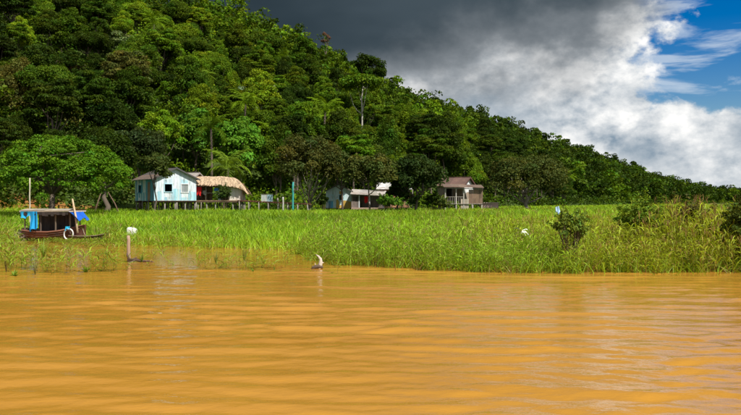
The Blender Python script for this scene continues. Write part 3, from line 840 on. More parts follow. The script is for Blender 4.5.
# thatched hut with open veranda
def thatched_hut():
    Y = 87.5; g = G(215, Y); root = thing('thatched_hut', 'straw thatched open-fronted hut on stilts joined to the white house', 'hut', g, math.radians(4))
    fz = 1.35; x0, x1, d = -2.9, 2.95, 4.2
    mb = MB(); n = 24
    for k in range(n): mb.box((x0 + (x1 - x0) * k / n + .006, -.2, fz - .07), (x0 + (x1 - x0) * (k + 1) / n - .006, d, fz), jit((.30, .20, .12), .3))
    mb.box((x0, -.16, fz - .22), (x1, -.06, fz - .07), BRN); mb.build('floor_deck', WOOD, root)
    for i in range(7):
        for j in range(3): stilt((x0 + .1 + (x1 - x0 - .2) * i / 6, .05 + (d - .2) * j / 2), root, -.4, fz - .07, random.uniform(.05, .08))
    for i, x in enumerate((x0 + .1, -1.0, 0.75, 1.5, x1 - .1)):
        m = MB(); m.tube([(x, 0, fz), (x + .03, .02, fz + 1.1), (x, 0, fz + 1.7)], .055, 7, jit(GRY)); m.build('post', WOOD, root, True)
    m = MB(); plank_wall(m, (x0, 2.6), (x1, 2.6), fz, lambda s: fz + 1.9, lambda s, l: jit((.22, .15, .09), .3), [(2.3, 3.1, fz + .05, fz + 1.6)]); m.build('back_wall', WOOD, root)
    m = MB(); plank_wall(m, (1.5, 0.0), (x1, 0.0), fz, lambda s: fz + 1.5, lambda s, l: jit((.62, .57, .49), .1), pw=.16); m.build('woven_panel', WOOD, root)
    m = MB(); plank_wall(m, (x1, 0.0), (x1, d - .1), fz, lambda s: fz + 1.6, lambda s, l: jit((.58, .50, .40), .15), pw=.16); m.build('woven_panel', WOOD, root)
    m = MB(); plank_wall(m, (.25, .9), (.72, .9), fz, lambda s: fz + 1.05, lambda s, l: jit((.62, .68, .70), .05), pw=.2); m.build('white_panel', BOARD, root)
    m = MB(); m.beam((x0, .02, fz + .8), (-1.0, .02, fz + .8), .06, .05, GRY); m.beam((-1, .02, fz + .8), (.75, .02, fz + .8), .06, .05, GRY); m.build('rail', WOOD, root)
    # thatch: curved hip roof made of hanging straw strips in rows
    rng = np.random.default_rng(8); V = []; F = []; T = []
    ridge_z = fz + 2.62
    def roofpt(s, t, side):
        """s along -1..1, t from ridge 0 to eave 1"""
        sag = .06 * math.sin(s * 9) ; zr = ridge_z - .10 * (s + .3) ** 2 - max(0, s - .55) ** 2 * 3.2
        x = (x0 + x1) / 2 + s * 3.35 * (.80 + .20 * t) + (0.15 * t if s > .8 else 0)
        y = 2.0 + side * (2.55 * t + .04)
        z = zr - (.98 + .05 * s) * t + .10 * math.sin(t * 3.14) + sag * .5
        return np.array([x, y, z])
    base = MB()
    ns, ntt = 26, 6
    for side in (-1, 1):
        for i in range(ns):
            for j in range(ntt):
                p = [roofpt(-1 + 2 * (i + a) / ns, (j + b) / ntt, side) - np.array([0, 0, .07]) for a, b in ((0, 0), (1, 0), (1, 1), (0, 1))]
                base.quad(p if side < 0 else p[::-1], jit((.20, .13, .06), .2))
    for (s) in (-1, 1):
        p = [roofpt(s, 1, -1), roofpt(s, 0, -1), roofpt(s, 0, 1), roofpt(s, 1, 1)]
        base.quad([q - np.array([s * .05, 0, .08]) for q in p], (.30, .2, .1))
    tr = base.build('thatch_roof', THATCH, root)
    for side in (-1, 1):
        for row in range(7):
            t0 = row / 7 - .05
            for k in range(170 if side < 0 else 60):
                s = rng.uniform(-1.02, 1.02); w = rng.uniform(.03, .075); tt0 = max(0, t0 + rng.normal() * .03); ln = rng.uniform(.18, .30) * (.85 if row == 6 else 1)
                a = roofpt(s, tt0, side); b = roofpt(s + rng.normal() * .008, min(1.22, tt0 + ln), side); up = np.array([0, side * .02, .035 + rng.uniform(0, .035)])
                dx = np.array([w, 0, 0]); i0 = len(V)
                V += [a - dx + up, a + dx + up, b + dx * .7 + up * .4, b - dx * .7 + up * .4]; F.append((i0, i0 + 1, i0 + 2, i0 + 3)); T += [jit(STRAW, .42)] * 4
    for k in range(150):      # hanging fringe round the right end
        y = rng.uniform(-.5, 4.4); t = abs(y - 2.0) / 2.5; a = roofpt(1.0, min(1, t), -1); a[1] = y; i0 = len(V); w = np.array([0, rng.uniform(.04, .08), 0])
        b = a + np.array([rng.uniform(.05, .28), rng.normal() * .05, -rng.uniform(.15, .55)]); V += [a - w, a + w, b + w * .6, b - w * .6]; F.append((i0, i0 + 1, i0 + 2, i0 + 3)); T += [jit(STRAW, .25)] * 4
    add('thatch_straw', np_mesh('thatch_straw', np.array(V), np.array(F), THATCH, np.array(T)), tr)['kind'] = 'stuff'
    return root, g, fz


hut, hg, hfz = thatched_hut()


def cloth(name, label, u, v0, v1, wpx, Y, col, cat='cloth', nf=3, seed=0, bare=False):
    """a hung sheet with folds"""
    rng = np.random.default_rng(seed); top = P(u, v0, Y); h = (v1 - v0) / FP * Y; w = wpx / FP * Y; nx, nz = 12, 8; V = []; F = []
    for j in range(nz + 1):
        t = j / nz
        for i in range(nx + 1):
            s = i / nx - .5
            V.append((s * w * (1 - .15 * t + .1 * math.sin(3 * t + seed)), .05 * w * math.sin(s * nf * 6.28 + t * 1.5) * (.4 + t), -h * t * (1 - .12 * math.cos(s * 7 + seed))))
    for j in range(nz):
        for i in range(nx): a = j * (nx + 1) + i; F.append((a, a + 1, a + nx + 2, a + nx + 1))
    V = np.array(V); V2 = V + np.array([0, .012, 0]); n = len(V)
    F = np.array(F); Fb = F[:, ::-1] + n
    me = np_mesh(name, np.concatenate([V, V2]), np.concatenate([F, Fb]), CLOTH, np.tile(np.array(col), (2 * n, 1)), True)
    o = add(name, me); o.location = top
    return tag(o, label, cat)


cloth('hanging_cloth', 'red cloth hung at the left post of the thatched hut', 199, 187, 195, 5, 87.2, (0.62, 0.02, 0.02), 'cloth', 3, 1)
cloth('hanging_cloth', 'white cloth hung in the shade of the thatched veranda', 204.5, 190.5, 195, 3.5, 88.6, (0.6, 0.6, 0.6), 'cloth', 2, 2)
cloth('hanging_cloth', 'small blue cloth hung under the thatch eave', 217, 188, 191, 6, 87.6, (0.05, 0.2, 0.5), 'cloth', 2, 6)

# old tin roofed hut behind the thatch
gable_house('rear_shed', 'grey tin-roofed shed peeking over the thatch beside the white gable', 197, 93.5, 78, 3.0, 2.0, 1.5, 2.3, .6,
            (lambda s, l: jit(PINK), lambda s, l: jit(PINK), lambda s, l: jit(PINK), lambda s, l: jit((.5, .4, .36))), (.27, .25, .23), [], nst=(3, 3), dz=.1)


# boardwalk with outhouse box, teal post and mooring post
def boardwalk():
    Y = 86.5; a = P(238, 200, Y + 1); b = P(311, 203.5, Y - .5); gz = gh((a.x + b.x) / 2, Y); mid = (a + b) / 2; mid.z = gz
    root = thing('boardwalk', 'raised rusty brown plank boardwalk running right from the thatched hut', 'boardwalk', mid)
    A = a - mid; B = b - mid; n = 26; m = MB()
    for k in range(n):
        p = A.lerp(B, (k + .5) / n); d = (B - A).normalized()
        m.box((-.13, -.55, -.04), (.13, .55, 0), jit(RUST, .35), Matrix.Translation(p) @ Matrix.Rotation(random.uniform(-.03, .03), 4, 'Z'), .008)
    for y in (-.45, .45): m.beam(A + Vector((0, y, -.1)), B + Vector((0, y, -.1)), .08, .1, jit(RUST))
    m.build('deck', WOOD, root)
    for k in range(8):
        for y in (-.45, .45):
            p = A.lerp(B, (k + .2) / 7.5); st = MB(); top = p.z - .06 + (0.5 if (y < 0 and k in (0, 4)) else 0)
            st.tube([(p.x, p.y + y, -.5), (p.x + random.uniform(-.04, .04), p.y + y, top)], .06, 6, jit(GRY)); st.build('post', WOOD, root, True)
    return root


boardwalk()
g = P(268.5, 201.3, 86.8); root = thing('wash_stall', 'tiny pale blue board stall standing on the boardwalk', 'stall', g)
m = MB(); plank_wall(m, (-.75, -.3), (-.1, -.3), 0, lambda s: .68, lambda s, l: jit((.42, .45, .42), .1), pw=.16); m.build('side_panel', BOARD, root)
m = MB(); plank_wall(m, (-.1, -.3), (.42, -.3), 0, lambda s: .74, lambda s, l: jit((.26, .40, .47), .1), pw=.13); m.build('front_panel', BOARD, root)
m = MB(); plank_wall(m, (.42, -.3), (.42, .25), 0, lambda s: .74, lambda s, l: jit((.42, .60, .68), .1), pw=.13); m.build('side_panel', BOARD, root)
m = MB(); m.box((-.8, -.34, .74), (.47, .3, .77), GRY); m.build('lid', WOOD, root)


def single_post(name, label, u, vt, Y, r, col, mat=WOOD, lean=0.0, cat='post', wob=0.02):
    g = G(u, Y); h = P(u, vt, Y).z - g.z; m = MB(); n = 6
    pts = [(lean * h * i / n + random.uniform(-wob, wob), random.uniform(-wob, wob), -.4 + (h + .4) * i / n) for i in range(n + 1)]
    m.tube(pts, [r * (1.08 - .12 * i / n) for i in range(n + 1)], 9, col)
    o = add(name, m.mesh(name, mat, True)); o.location = g
    return tag(o, label, cat)


single_post('painted_post', 'tall teal painted post at the right end of the boardwalk', 293, 182, 85, .11, (.03, .30, .27), BOARD)
single_post('grey_post', 'short pale grey post just left of the teal post', 283, 197, 84.5, .08, (.45, .43, .40))
single_post('stake', 'thin pale stake standing behind the moored boat', 29.5, 178, 62, .05, (.50, .44, .33), lean=.01)
single_post('stake', 'thin pale vertical pole above the dark middle trees', 412.5, 165, 90, .05, (.42, .38, .33))
# props leaning by the dark twin trunk tree
for u0, v0, u1, v1, lab in ((93, 209, 101, 193, 'dark leaning prop pole left of the thick twin trunk'), (121, 208, 108, 192, 'dark leaning prop pole right of the thick twin trunk')):
    a = G(u0, 80); b = P(u1, v1, 80.5); m = MB(); m.tube([Vector((0, 0, -.3)), (b - a) * .5 + Vector((.03, 0, 0)), b - a], [.08, .07, .05], 7, BRN)
    o = add('prop_pole', m.mesh('prop_pole', WOOD, True)); o.location = a; tag(o, lab, 'pole')

# pale blue house with yellow skirting and the porch with the red cloth
def yellowbase(s, lev): return jit(YEL, .12) if lev == 0 and not (0.35 < s < 1.1) else (jit((.55, .70, .74), .08))


gable_house('pale_blue_house', 'pale blue house with yellow lower wall and two dark windows', 338.5, 93, 3, 2.95, 4.0, .45, 2.0, .75,
            (lambda s, l: jit(YEL, .1) if (l == 0 and s > 1.2) else jit((.58, .72, .76), .07), lambda s, l: jit((.5, .66, .7)), lambda s, l: jit(SKYB), lambda s, l: jit((.5, .66, .7))), (.10, .085, .075),
            [dict(wall=0, rect=(.35, .85, 1.35, 1.95), frame=SKYB), dict(wall=0, rect=(1.55, 2.0, 1.35, 1.98), frame=SKYB), dict(wall=0, rect=(.32, .86, .46, 1.25), door=(.12, .42, .62))], nst=(3, 3), over=.25)


def porch():
    Y = 92; g = G(367, Y); root = thing('porch_house', 'open porch under a pale tin roof beside the pale blue house', 'house', g, math.radians(-3)); fz = .5
    m = MB()
    for k in range(15): m.box((-1.8 + .25 * k + .01, -.1, fz - .06), (-1.8 + .25 * (k + 1) - .01, 3.4, fz), jit((.36, .28, .22), .2))
    m.box((-1.8, -.14, fz - .25), (1.95, -.08, fz - .02), (.45, .30, .25)); m.build('floor_deck', WOOD, root)
    for k in range(5): stilt((-1.7 + .88 * k, .05), root, -.4, fz - .06); stilt((-1.7 + .88 * k, 3.2), root, -.4, fz - .06)
    m = MB(); plank_wall(m, (-1.8, 1.7), (1.95, 1.7), fz, lambda s: fz + 2.0, lambda s, l: jit((.12, .10, .09), .3)); m.build('back_wall', WOOD, root)
    m = MB(); plank_wall(m, (-1.8, .0), (-.9, .0), fz, lambda s: fz + 1.55, lambda s, l: jit((.20, .16, .14), .3), [(.2, .75, fz + .75, fz + 1.3)]); m.build('board_wall', WOOD, root)
    for x in (-.9, .3, 1.9):
        p = MB(); p.beam((x, 0, fz), (x, 0, fz + 1.5), .09, .09, jit(WHITE)); p.build('post', WOOD, root)
    m = MB(); m.beam((-1.85, -.05, fz + 1.52), (2.0, -.05, fz + 1.3), .06, .08, GRY); rf = m.build('roof', TIN, root)
    slope_roof(rf, (-1.9, -.45, fz + 1.55), (2.1, -.45, fz + 1.35), (-1.9, 2.2, fz + 2.15), (2.1, 2.2, fz + 1.95), (.42, .40, .37), 4)


porch()
cloth('hanging_cloth', 'bright red cloth hung inside the tin roofed porch', 366.3, 196.5, 202.6, 4.2, 92.2, (.65, .01, .012), 'cloth', 3, 4)
gable_house('tin_roof_house', 'ochre house with white tin roof rising behind the dark middle trees', 409, 98, 86, 4.2, 3.5, .5, 2.2, .7,
            (lambda s, l: jit((.46, .25, .13)), lambda s, l: jit((.46, .25, .13)), lambda s, l: jit(TAN), lambda s, l: jit((.55, .36, .20))), (.55, .55, .53),
            [dict(wall=3, rect=(.8, 1.5, 1.3, 2.1), frame=WHITE), dict(wall=3, rect=(2.2, 2.9, 1.3, 2.1), frame=WHITE)], nst=(3, 3), dz=.0)


def brown_house():
    Y = 89.5; g = G(462, Y)
    root = gable_house('brown_roof_house', 'weathered board house with dark brown roof and white gable', 468, Y + 2.2, 60, 3.0, 3.2, 1.35, 1.75, .85,
                       (lambda s, l: jit((.82, .84, .85), .04) if l == 1 else jit((.36, .27, .2)), lambda s, l: jit((.30, .22, .16), .25), lambda s, l: jit(GRY), lambda s, l: jit((.16, .11, .08), .3)), (.105, .055, .042),
                       [dict(wall=3, rect=(1.2, 1.9, 1.4, 3.0), frame=GRY)], nst=(3, 3), over=.3)
    # lean-to veranda in front
    g = G(462, 88.6); vr = thing('veranda', 'tin roofed plank veranda with pale posts before the brown roofed house', 'veranda', g, math.radians(0)); fz = 1.0
    m = MB()
    for k in range(17): m.box((-1.95 + .25 * k + .01, -.1, fz - .06), (-1.95 + .25 * (k + 1) - .01, 1.6, fz), jit(GRY, .25))
    m.build('floor_deck', WOOD, vr)
    for x in (-1.85, -.65, .2, 1.2, 2.2):
        p = MB(); p.beam((x, 0, -.4), (x, 0, fz + (1.75 if x < .5 else .0)), .09, .09, jit((.55, .52, .46))); p.build('post', WOOD, vr)
    m = MB(); plank_wall(m, (.75, .0), (2.3, .0), fz, lambda s: fz + 1.55, lambda s, l: jit((.19, .125, .085), .3), pw=.16); m.build('board_wall', WOOD, vr)
    m = MB(); m.beam((-1.85, 0, fz + .75), (.2, 0, fz + .75), .05, .05, GRY)
    for k in range(9): m.beam((-1.8 + .24 * k, 0, fz), (-1.8 + .24 * k, 0, fz + .75), .05, .03, jit(GRY))
    m.build('railing', WOOD, vr)
    m = MB(); plank_wall(m, (-.1, .02), (.75, .02), .1, lambda s: fz + .5, lambda s, l: jit((.42, .36, .28), .25), pw=.14); m.build('skirting', WOOD, vr)
    m = MB(); m.beam((-2, -.1, fz + 1.72), (2.35, -.1, fz + 1.6), .06, .08, GRY); rf = m.build('roof', TIN, vr)
    slope_roof(rf, (-2.05, -.4, fz + 1.82), (2.4, -.4, fz + 1.72), (-2.05, 1.9, fz + 2.2), (2.4, 1.9, fz + 2.1), (.27, .20, .16), 5)


brown_house()
g = G(490, 91); root = thing('low_wall_house', 'low pink plastered wall under a flat roof right of the brown house', 'house', g)
m = MB(); m.box((-.95, 0, -.4), (.95, 2.0, 1.05), PINK, None, .02); m.build('wall', BOARD, root)
m = MB(); m.box((-.97, -.04, -.4), (.97, 0, .28), (.30, .16, .13), None, .01); m.build('skirting', WOOD, root)
m = MB(); m.box((-1.05, -.15, 1.05), (1.05, 2.2, 1.11), (.55, .42, .38), None, .015); m.build('roof', TIN, root)

# ------------------------------------------------------------------ moored boat
def hull_mesh(name, L, beam, h, bow=0.35, stern=.15, flare=.35, col=RUST, nx=22, nr=7, th=.04, mat=WOOD):
    """open lofted hull, x along -L/2..L/2 (bow at +x), keel at z=0"""
    V = []; F = []; T = []
    def ring(t, inset):
        wd = beam / 2 * (1 - max(0, (t - .55) / .45) ** 2.2 * .92) * (1 - max(0, (.2 - t) / .2) ** 2 * .25) - inset
        sheer = h + bow * max(0, t - .4) ** 2 / .36 + stern * max(0, .4 - t) ** 2 / .16
        keel = max(0, t - .72) ** 2 * 2.6 * h + inset * .8
        x = -L / 2 + L * t + max(0, t - .7) * .25
        pts = []
        for k in range(nr):
            a = -1 + 2 * k / (nr - 1); s = abs(a)
            prof = s ** flare if False else (s if s < .55 else .55 + (s - .55) * .75)
            y = max(wd, .02) * (a / 1) * (1.0 if s > .55 else .95)
            z = keel + (sheer - keel) * max(0, (s - .45) / .55) ** 1.1
            pts.append((x, y, z))
        return pts
    for inset in (0, th):
        b0 = len(V)
        for i in range(nx + 1):
            V += ring(i / nx, inset); T += [jit(col, .22)] * nr
        for i in range(nx):
            for k in range(nr - 1):
                a = b0 + i * nr + k; f = (a, a + nr, a + nr + 1, a + 1)
                F.append(f if inset == 0 else f[::-1])
    n = (nx + 1) * nr
    for i in range(nx):
        for k in (0, nr - 1):
            a = i * nr + k; F.append((a, a + nr, a + nr + n, a + n))
    for k in range(nr - 1): F.append((k, k + 1, k + 1 + n, k + n))
    # transom
    r0 = ring(0, 0); b0 = len(V); V += [r0[0], r0[2], r0[4], r0[6]]; T += [col] * 4; F.append((b0, b0 + 1, b0 + 2, b0 + 3))
    return np_mesh(name, np.array(V), np.array(F), mat, np.array(T))


def strip_on(root, pts, w, h, col, name, mat=WOOD):
    m = MB()
    for a, b in zip(pts[:-1], pts[1:]): m.beam(a, b, w, h, jit(col, .1))
    return m.build(name, mat, root)


def sheet(root, name, corners, col, nu=10, nv=8, sag=.08, seed=0, mat=CLOTH, fold=.05):
    a, b, c, d = map(Vector, corners); V = []; F = []
    nr = (b - a).cross(d - a).normalized()
    for j in range(nv + 1):
        for i in range(nu + 1):
            s, t = i / nu, j / nv; p = a.lerp(b, s).lerp(d.lerp(c, s), t)
            k = fold * (math.sin(s * 11 + seed) * (.3 + t) + .6 * math.sin(s * 23 + 3 * t + seed * 2) * t) + sag * math.sin(s * 3.14) * math.sin(t * 3.14)
            p = p + nr * k + Vector((0, 0, -.06 * math.sin(s * 9 + seed) * t)); V.append(p)
    n = len(V); V2 = [p + nr * .01 for p in V]
    for j in range(nv):
        for i in range(nu): q = j * (nu + 1) + i; F.append((q, q + 1, q + nu + 2, q + nu + 1))
    F = F + [tuple(x + n for x in f[::-1]) for f in F]
    me = np_mesh(name, np.array([tuple(p) for p in V + V2]), np.array(F), mat, np.tile(np.array(col), (2 * n, 1)), True)
    return add(name, me, root)


def boat():
    Y = 46.0; g = P(56, 240.0, Y); g.z = -.10; root = thing('river_boat', 'rusty brown wooden boat with flat canopy and blue tarps moored in the grass', 'boat', g, math.radians(-16))
    hull = add('hull', hull_mesh('hull', 3.8, 1.55, .66, .40, .16, col=(.17, .075, .05)), root)
    # gunwale boards along both sides, planks of the flank
    for sgn in (-1, 1):
        pts = [(-1.8, sgn * .70, .74), (-.9, sgn * .76, .66), (0, sgn * .77, .66), (.7, sgn * .72, .73), (1.3, sgn * .47, .86), (1.85, sgn * .10, 1.03)]
        strip_on(hull, pts, .09, .06, (.30, .13, .09), 'gunwale')
        for q in (.2, .4):
            strip_on(hull, [(p[0], p[1] * (.985 - .05 * q) + sgn * .02, p[2] - .66 * q) for p in pts[:-1]], .025, .03, (.12, .06, .045), 'rubbing_strake')
    # fore deck
    m = MB()
    for k in range(7): x = .62 + .16 * k; w = .66 * (1 - ((x - .5) / 1.5) ** 2.0); m.box((x, -w, .735 + .016 * k), (x + .15, w, .765 + .016 * k), jit((.24, .105, .075), .2))
    m.build('fore_deck', WOOD, root)
    m = MB(); m.box((-1.5, -.6, .2), (.6, .6, .23), (.12, .08, .06)); m.build('floor_board', WOOD, root)
    for x in (-1.0, -.2, .45):
        m = MB(); m.box((x, -.68, .48), (x + .22, .68, .52), jit((.22, .13, .09))); m.build('thwart', WOOD, root)
    zr = 1.83
    for x in (-1.62, -.55, .45, 1.28):
        for y in (-.62, .62):
            m = MB(); yy = y if x < 1 else y * .72; m.beam((x, yy, .55), (x, yy * .98, zr - .02), .055, .055, jit((.16, .12, .09))); m.build('canopy_post', WOOD, root)
    # canopy: three slightly bowed sheets with a pale rim
    rim = MB()
    for y in (-.78, .78): rim.beam((-1.85, y, zr - .03), (1.42, y, zr + .02), .05, .075, (.40, .33, .25))
    for x in (-1.85, 1.42): rim.beam((x, -.78, zr - .01), (x, .78, zr - .01), .05, .07, (.50, .42, .33))
    cn = rim.build('canopy', WOOD, root)
    for k in range(4):
        x0 = -1.84 + .815 * k; V = []; F = []; nn = 8
        for i in range(nn + 1):
            y = -.8 + 1.6 * i / nn; z = zr + .03 + .10 * (1 - (y / .8) ** 2) + .006 * (k % 2)
            V += [(x0, y, z), (x0 + .83, y, z + .01), (x0, y, z - .02), (x0 + .83, y, z - .01)]
        for i in range(nn):
            a = 4 * i; F += [(a, a + 1, a + 5, a + 4), (a + 2, a + 6, a + 7, a + 3)]
        add('roof_panel', np_mesh('roof_panel', np.array(V), np.array(F), TIN, np.tile(np.array(jit((.38, .33, .26), .2)), (len(V), 1))), cn)
    add('engine_box', None, None) if False else None
    m = MB(); m.box((-.35, -.3, .23), (.25, .3, .66), (.10, .075, .06), None, .03); m.build('engine_box', WOOD, root)
    # tarps
    sheet(root, 'blue_tarp', [(-1.05, -.84, zr - .02), (-.62, -.84, zr - .02), (-.50, -.92, .86), (-1.1, -.90, .70)], (.015, .30, .62), seed=1, fold=.07)
    sheet(root, 'blue_tarp', [(-1.75, -.83, zr - .02), (-1.06, -.84, zr - .02), (-1.10, -.86, 1.52), (-1.72, -.84, 1.36)], (.02, .33, .60), seed=3, fold=.05)
    sheet(root, 'blue_tarp', [(1.36, -.80, zr + .02), (1.40, .5, zr + .02), (1.88, .45, 1.36), (1.92, -.82, 1.40)], (.01, .10, .48), seed=5, fold=.05)
    vl = MB()
    for k in range(17): vl.box((-1.83 + .19 * k, -.80, zr - .16 - random.uniform(.02, .14)), (-1.83 + .19 * (k + 1), -.785, zr - .06), jit((.045, .035, .03), .4))  # dark fringe; its near-black also stands in for the shaded canopy underside
    bc = MB(); plank_wall(bc, (-1.7, .66), (.95, .66), .6, lambda q: zr - .06, lambda q, l: jit((.06, .045, .04), .4)); bc.build('cabin_shade_screen', WOOD, root)  # dark boards added on the far side to make the cabin look shaded
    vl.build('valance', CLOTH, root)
    rp = MB(); rp.tube([(1.8, -.1, 1.0), (2.0, -.2, .6), (2.35, -.35, .3), (2.8, -.5, .12)], .014, 5, (.4, .34, .24)); rp.build('mooring_rope', CLOTH, root)
    return root, g


boat_o, bg_ = boat()
# white ring hung on the flank
V = []; F = []; T = []; n1, n2 = 26, 8
for i in range(n1):
    a = 2 * math.pi * i / n1
    for k in range(n2):
        b = 2 * math.pi * k / n2; rr = .295 + (.042 + .006 * math.sin(a * 13)) * math.cos(b)
        V.append((rr * math.cos(a) * .95, .042 * math.sin(b), rr * math.sin(a))); T.append((.70, .69, .64) if (i // 3) % 4 else (.52, .50, .46))
for i in range(n1):
    for k in range(n2):
        k2 = (k + 1) % n2; i2 = (i + 1) % n1; F.append((i * n2 + k, i2 * n2 + k, i2 * n2 + k2, i * n2 + k2))
o = add('rope_ring', np_mesh('rope_ring', np.array(V), np.array(F), CLOTH, np.array(T), True)); o.location = P(68.5, 234.2, 45.0); o.rotation_euler = (math.radians(-8), 0, math.radians(-12))
tag(o, 'round white ring hung on the side of the boat', 'ring')
sh = sheet(None, 'blue_rag', [(-.13, 0, .06), (.13, 0, .07), (.15, -.05, -.10), (-.14, -.05, -.12)], (.02, .38, .62), 6, 5, .03, 7); sh.location = P(67.5, 227.5, 45.0); tag(sh, 'small blue rag tied above the white ring on the boat', 'rag')
a = P(77.5, 228.5, 45.0); b = P(72.5, 199, 45.4); m = MB(); m.tube([Vector((0, 0, -.25)), (b - a) * .4 + Vector((.015, 0, 0)), (b - a) * .8, b - a], [.062, .06, .052, .04], 8, (.55, .40, .25))
o = add('leaning_pole', m.mesh('leaning_pole', WOOD, True)); o.location = a; tag(o, 'pale wooden pole leaning up past the boat canopy', 'pole')


def brush_heap():
    g = P(27, 239, 46.3); g.z = 0.0; rng = np.random.default_rng(12); m = MB()
    for k in range(150):
        a = rng.uniform(0, 6.28); q = rng.random() ** .6 * .62; x, y = q * math.cos(a) * 1.05, q * math.sin(a) * .8; z = rng.uniform(0, .95) * (1 - q * .9)
        d = Vector((rng.normal(), rng.normal(), rng.normal() * .6 + .2)).normalized() * rng.uniform(.18, .4)
        p = Vector((x, y, z + .05)); m.tube([p - d, p + Vector(rng.normal(size=3) * .03), p + d], [.018, .015, .008], 4, jit((.28, .22, .17), .4))
    o = add('brush_heap', m.mesh('brush_heap', WOOD)); o.location = g; o['kind'] = 'stuff'; tag(o, 'greyish heap of cut brushwood at the left end of the boat', 'brushwood')


brush_heap()
g = P(88, 240, 44.9); g.z = -.08; root = thing('canoe', 'dark dugout canoe end poking out right of the boat', 'canoe', g, math.radians(-5))
hl = add('hull', hull_mesh('hull', 2.1, .66, .40, .16, .02, col=(.085, .065, .05)), root)
strip_on(hl, [(-1.0, -.31, .45), (0, -.335, .43), (.55, -.27, .46), (1.1, -.03, .57)], .04, .04, (.24, .18, .12), 'gunwale')
m = MB(); m.box((.98, -.10, .38), (1.16, .10, .57), (.50, .36, .22), None, .02); m.build('bow_block', WOOD, root)
m = MB(); m.box((-.3, -.26, .25), (-.12, .26, .28), (.2, .14, .1)); m.build('thwart', WOOD, root)

# ------------------------------------------------------------------ post, driftwood, litter
def mooring_post():
    Y = 2.3 * 800 / (261.5 - 201); g = P(128.5, 261.5, Y); h = P(128.5, 235.5, Y).z; rng = np.random.default_rng(3)
    m = MB(); n = 12; pts = []; rd = []
    for i in range(n + 1): t = i / n; pts.append((rng.normal() * .006, rng.normal() * .006, -1.0 + (h + 1.0) * t)); rd.append(.072 - .010 * t + rng.normal() * .004)
    m.tube(pts, rd, 10, (.36, .25, .17)); o = add('mooring_post', m.mesh('mooring_post', WOOD, True)); o.location = (g.x, g.y, 0)
    tag(o, 'upright weathered post standing in the shallow water', 'post')
    m = MB(); m.tube([(0, 0, -.1), (.05, -.02, .05), (.25, -.05, .10), (.55, -.1, .03), (.85, -.12, .035), (1.05, -.1, -.02)], [.06, .09, .06, .045, .03, .012], 7, (.10, .06, .045))
    m.tube([(.05, 0, .05), (-.03, 0, .24), (-.05, 0, .33)], [.05, .04, .02], 6, (.11, .07, .05)); m.tube([(.25, -.05, .10), (.36, -.1, .2)], [.03, .012], 5, (.2, .13, .09))
    m.tube([(.3, -.05, .06), (.2, -.35, .02), (.05, -.5, -.03)], [.035, .025, .01], 5, (.12, .08, .06))
    o = add('driftwood', m.mesh('driftwood', WOOD, True)); o.location = (g.x + .02, g.y - .12, 0); tag(o, 'dark twisted driftwood at the foot of the upright post', 'driftwood')


mooring_post()
g = P(318, 268.5, 2.3 * 800 / 67.5); m = MB()
rs = random.Random(4)
m.tube([(.05, 0, -.15), (.09, 0, .12), (.13, 0, .26), (.12, 0, .40), (.02, 0, .52), (-.12, 0, .60)], [.10, .105, .095, .07, .045, .012], 9, (.50, .44, .35))
m.tube([(-.14, 0, -.1), (-.13, 0, .15), (-.14, 0, .24)], [.045, .035, .012], 6, (.45, .36, .24))
m.tube([(.1, 0, .22), (.22, -.02, .24), (.27, -.02, .26)], [.05, .03, .01], 6, (.6, .52, .42))
m.tube([(-.32, -.02, -.05), (-.15, -.03, .06), (.05, -.05, .10), (.24, -.04, .05)], [.05, .085, .10, .05], 7, (.12, .085, .055))
m.tube([(-.2, -.05, .02), (-.28, -.05, .12)], [.05, .02], 6, (.14, .09, .07))
o = add('bleached_stump', m.mesh('bleached_stump', WOOD, True)); o.location = (g.x, g.y, 0); o.scale = (.72, .72, .80); tag(o, 'bleached hooked stump sticking out of the water at the grass edge', 'stump')

# white foam block lying in the grass behind the post
def lump(name, sx, sy, sz, seed, col, mat, pts=None):
    rng = np.random.default_rng(seed); nu, nv = 18, 10; V = []; F = []
    for j in range(nv + 1):
        th = math.pi * j / nv
        for i in range(nu):
            ph = 2 * math.pi * i / nu; c = lambda q: math.copysign(abs(q) ** .28, q)
            x, y, z = c(math.sin(th)) * c(math.cos(ph)), c(math.sin(th)) * c(math.sin(ph)), c(math.cos(th))
            k = 1 + .05 * math.sin(3 * ph + seed) + .04 * math.sin(5 * th)
            zz = z * sz * (1 - .35 * max(0, x)) + (.30 * sz * max(0, x) if z < 0 else .15 * sz * max(0, x) ** 2)
            V.append((x * sx * k, y * sy, zz * k))
    for j in range(nv):
        for i in range(nu): i2 = (i + 1) % nu; F.append((j * nu + i, (j + 1) * nu + i, (j + 1) * nu + i2, j * nu + i2))
    return np_mesh(name, np.array(V), np.array(F), mat, np.tile(np.array(col), (len(V), 1)), True)


Yf = 47.0; o = add('foam_float', lump('foam_float', .27, .20, .33, 2, (.66, .66, .62), PLASTIC)); o.location = P(132, 229.2, Yf) - Vector((0, 0, .23)); tag(o, 'white foam block lying on the grass behind the upright post', 'float')

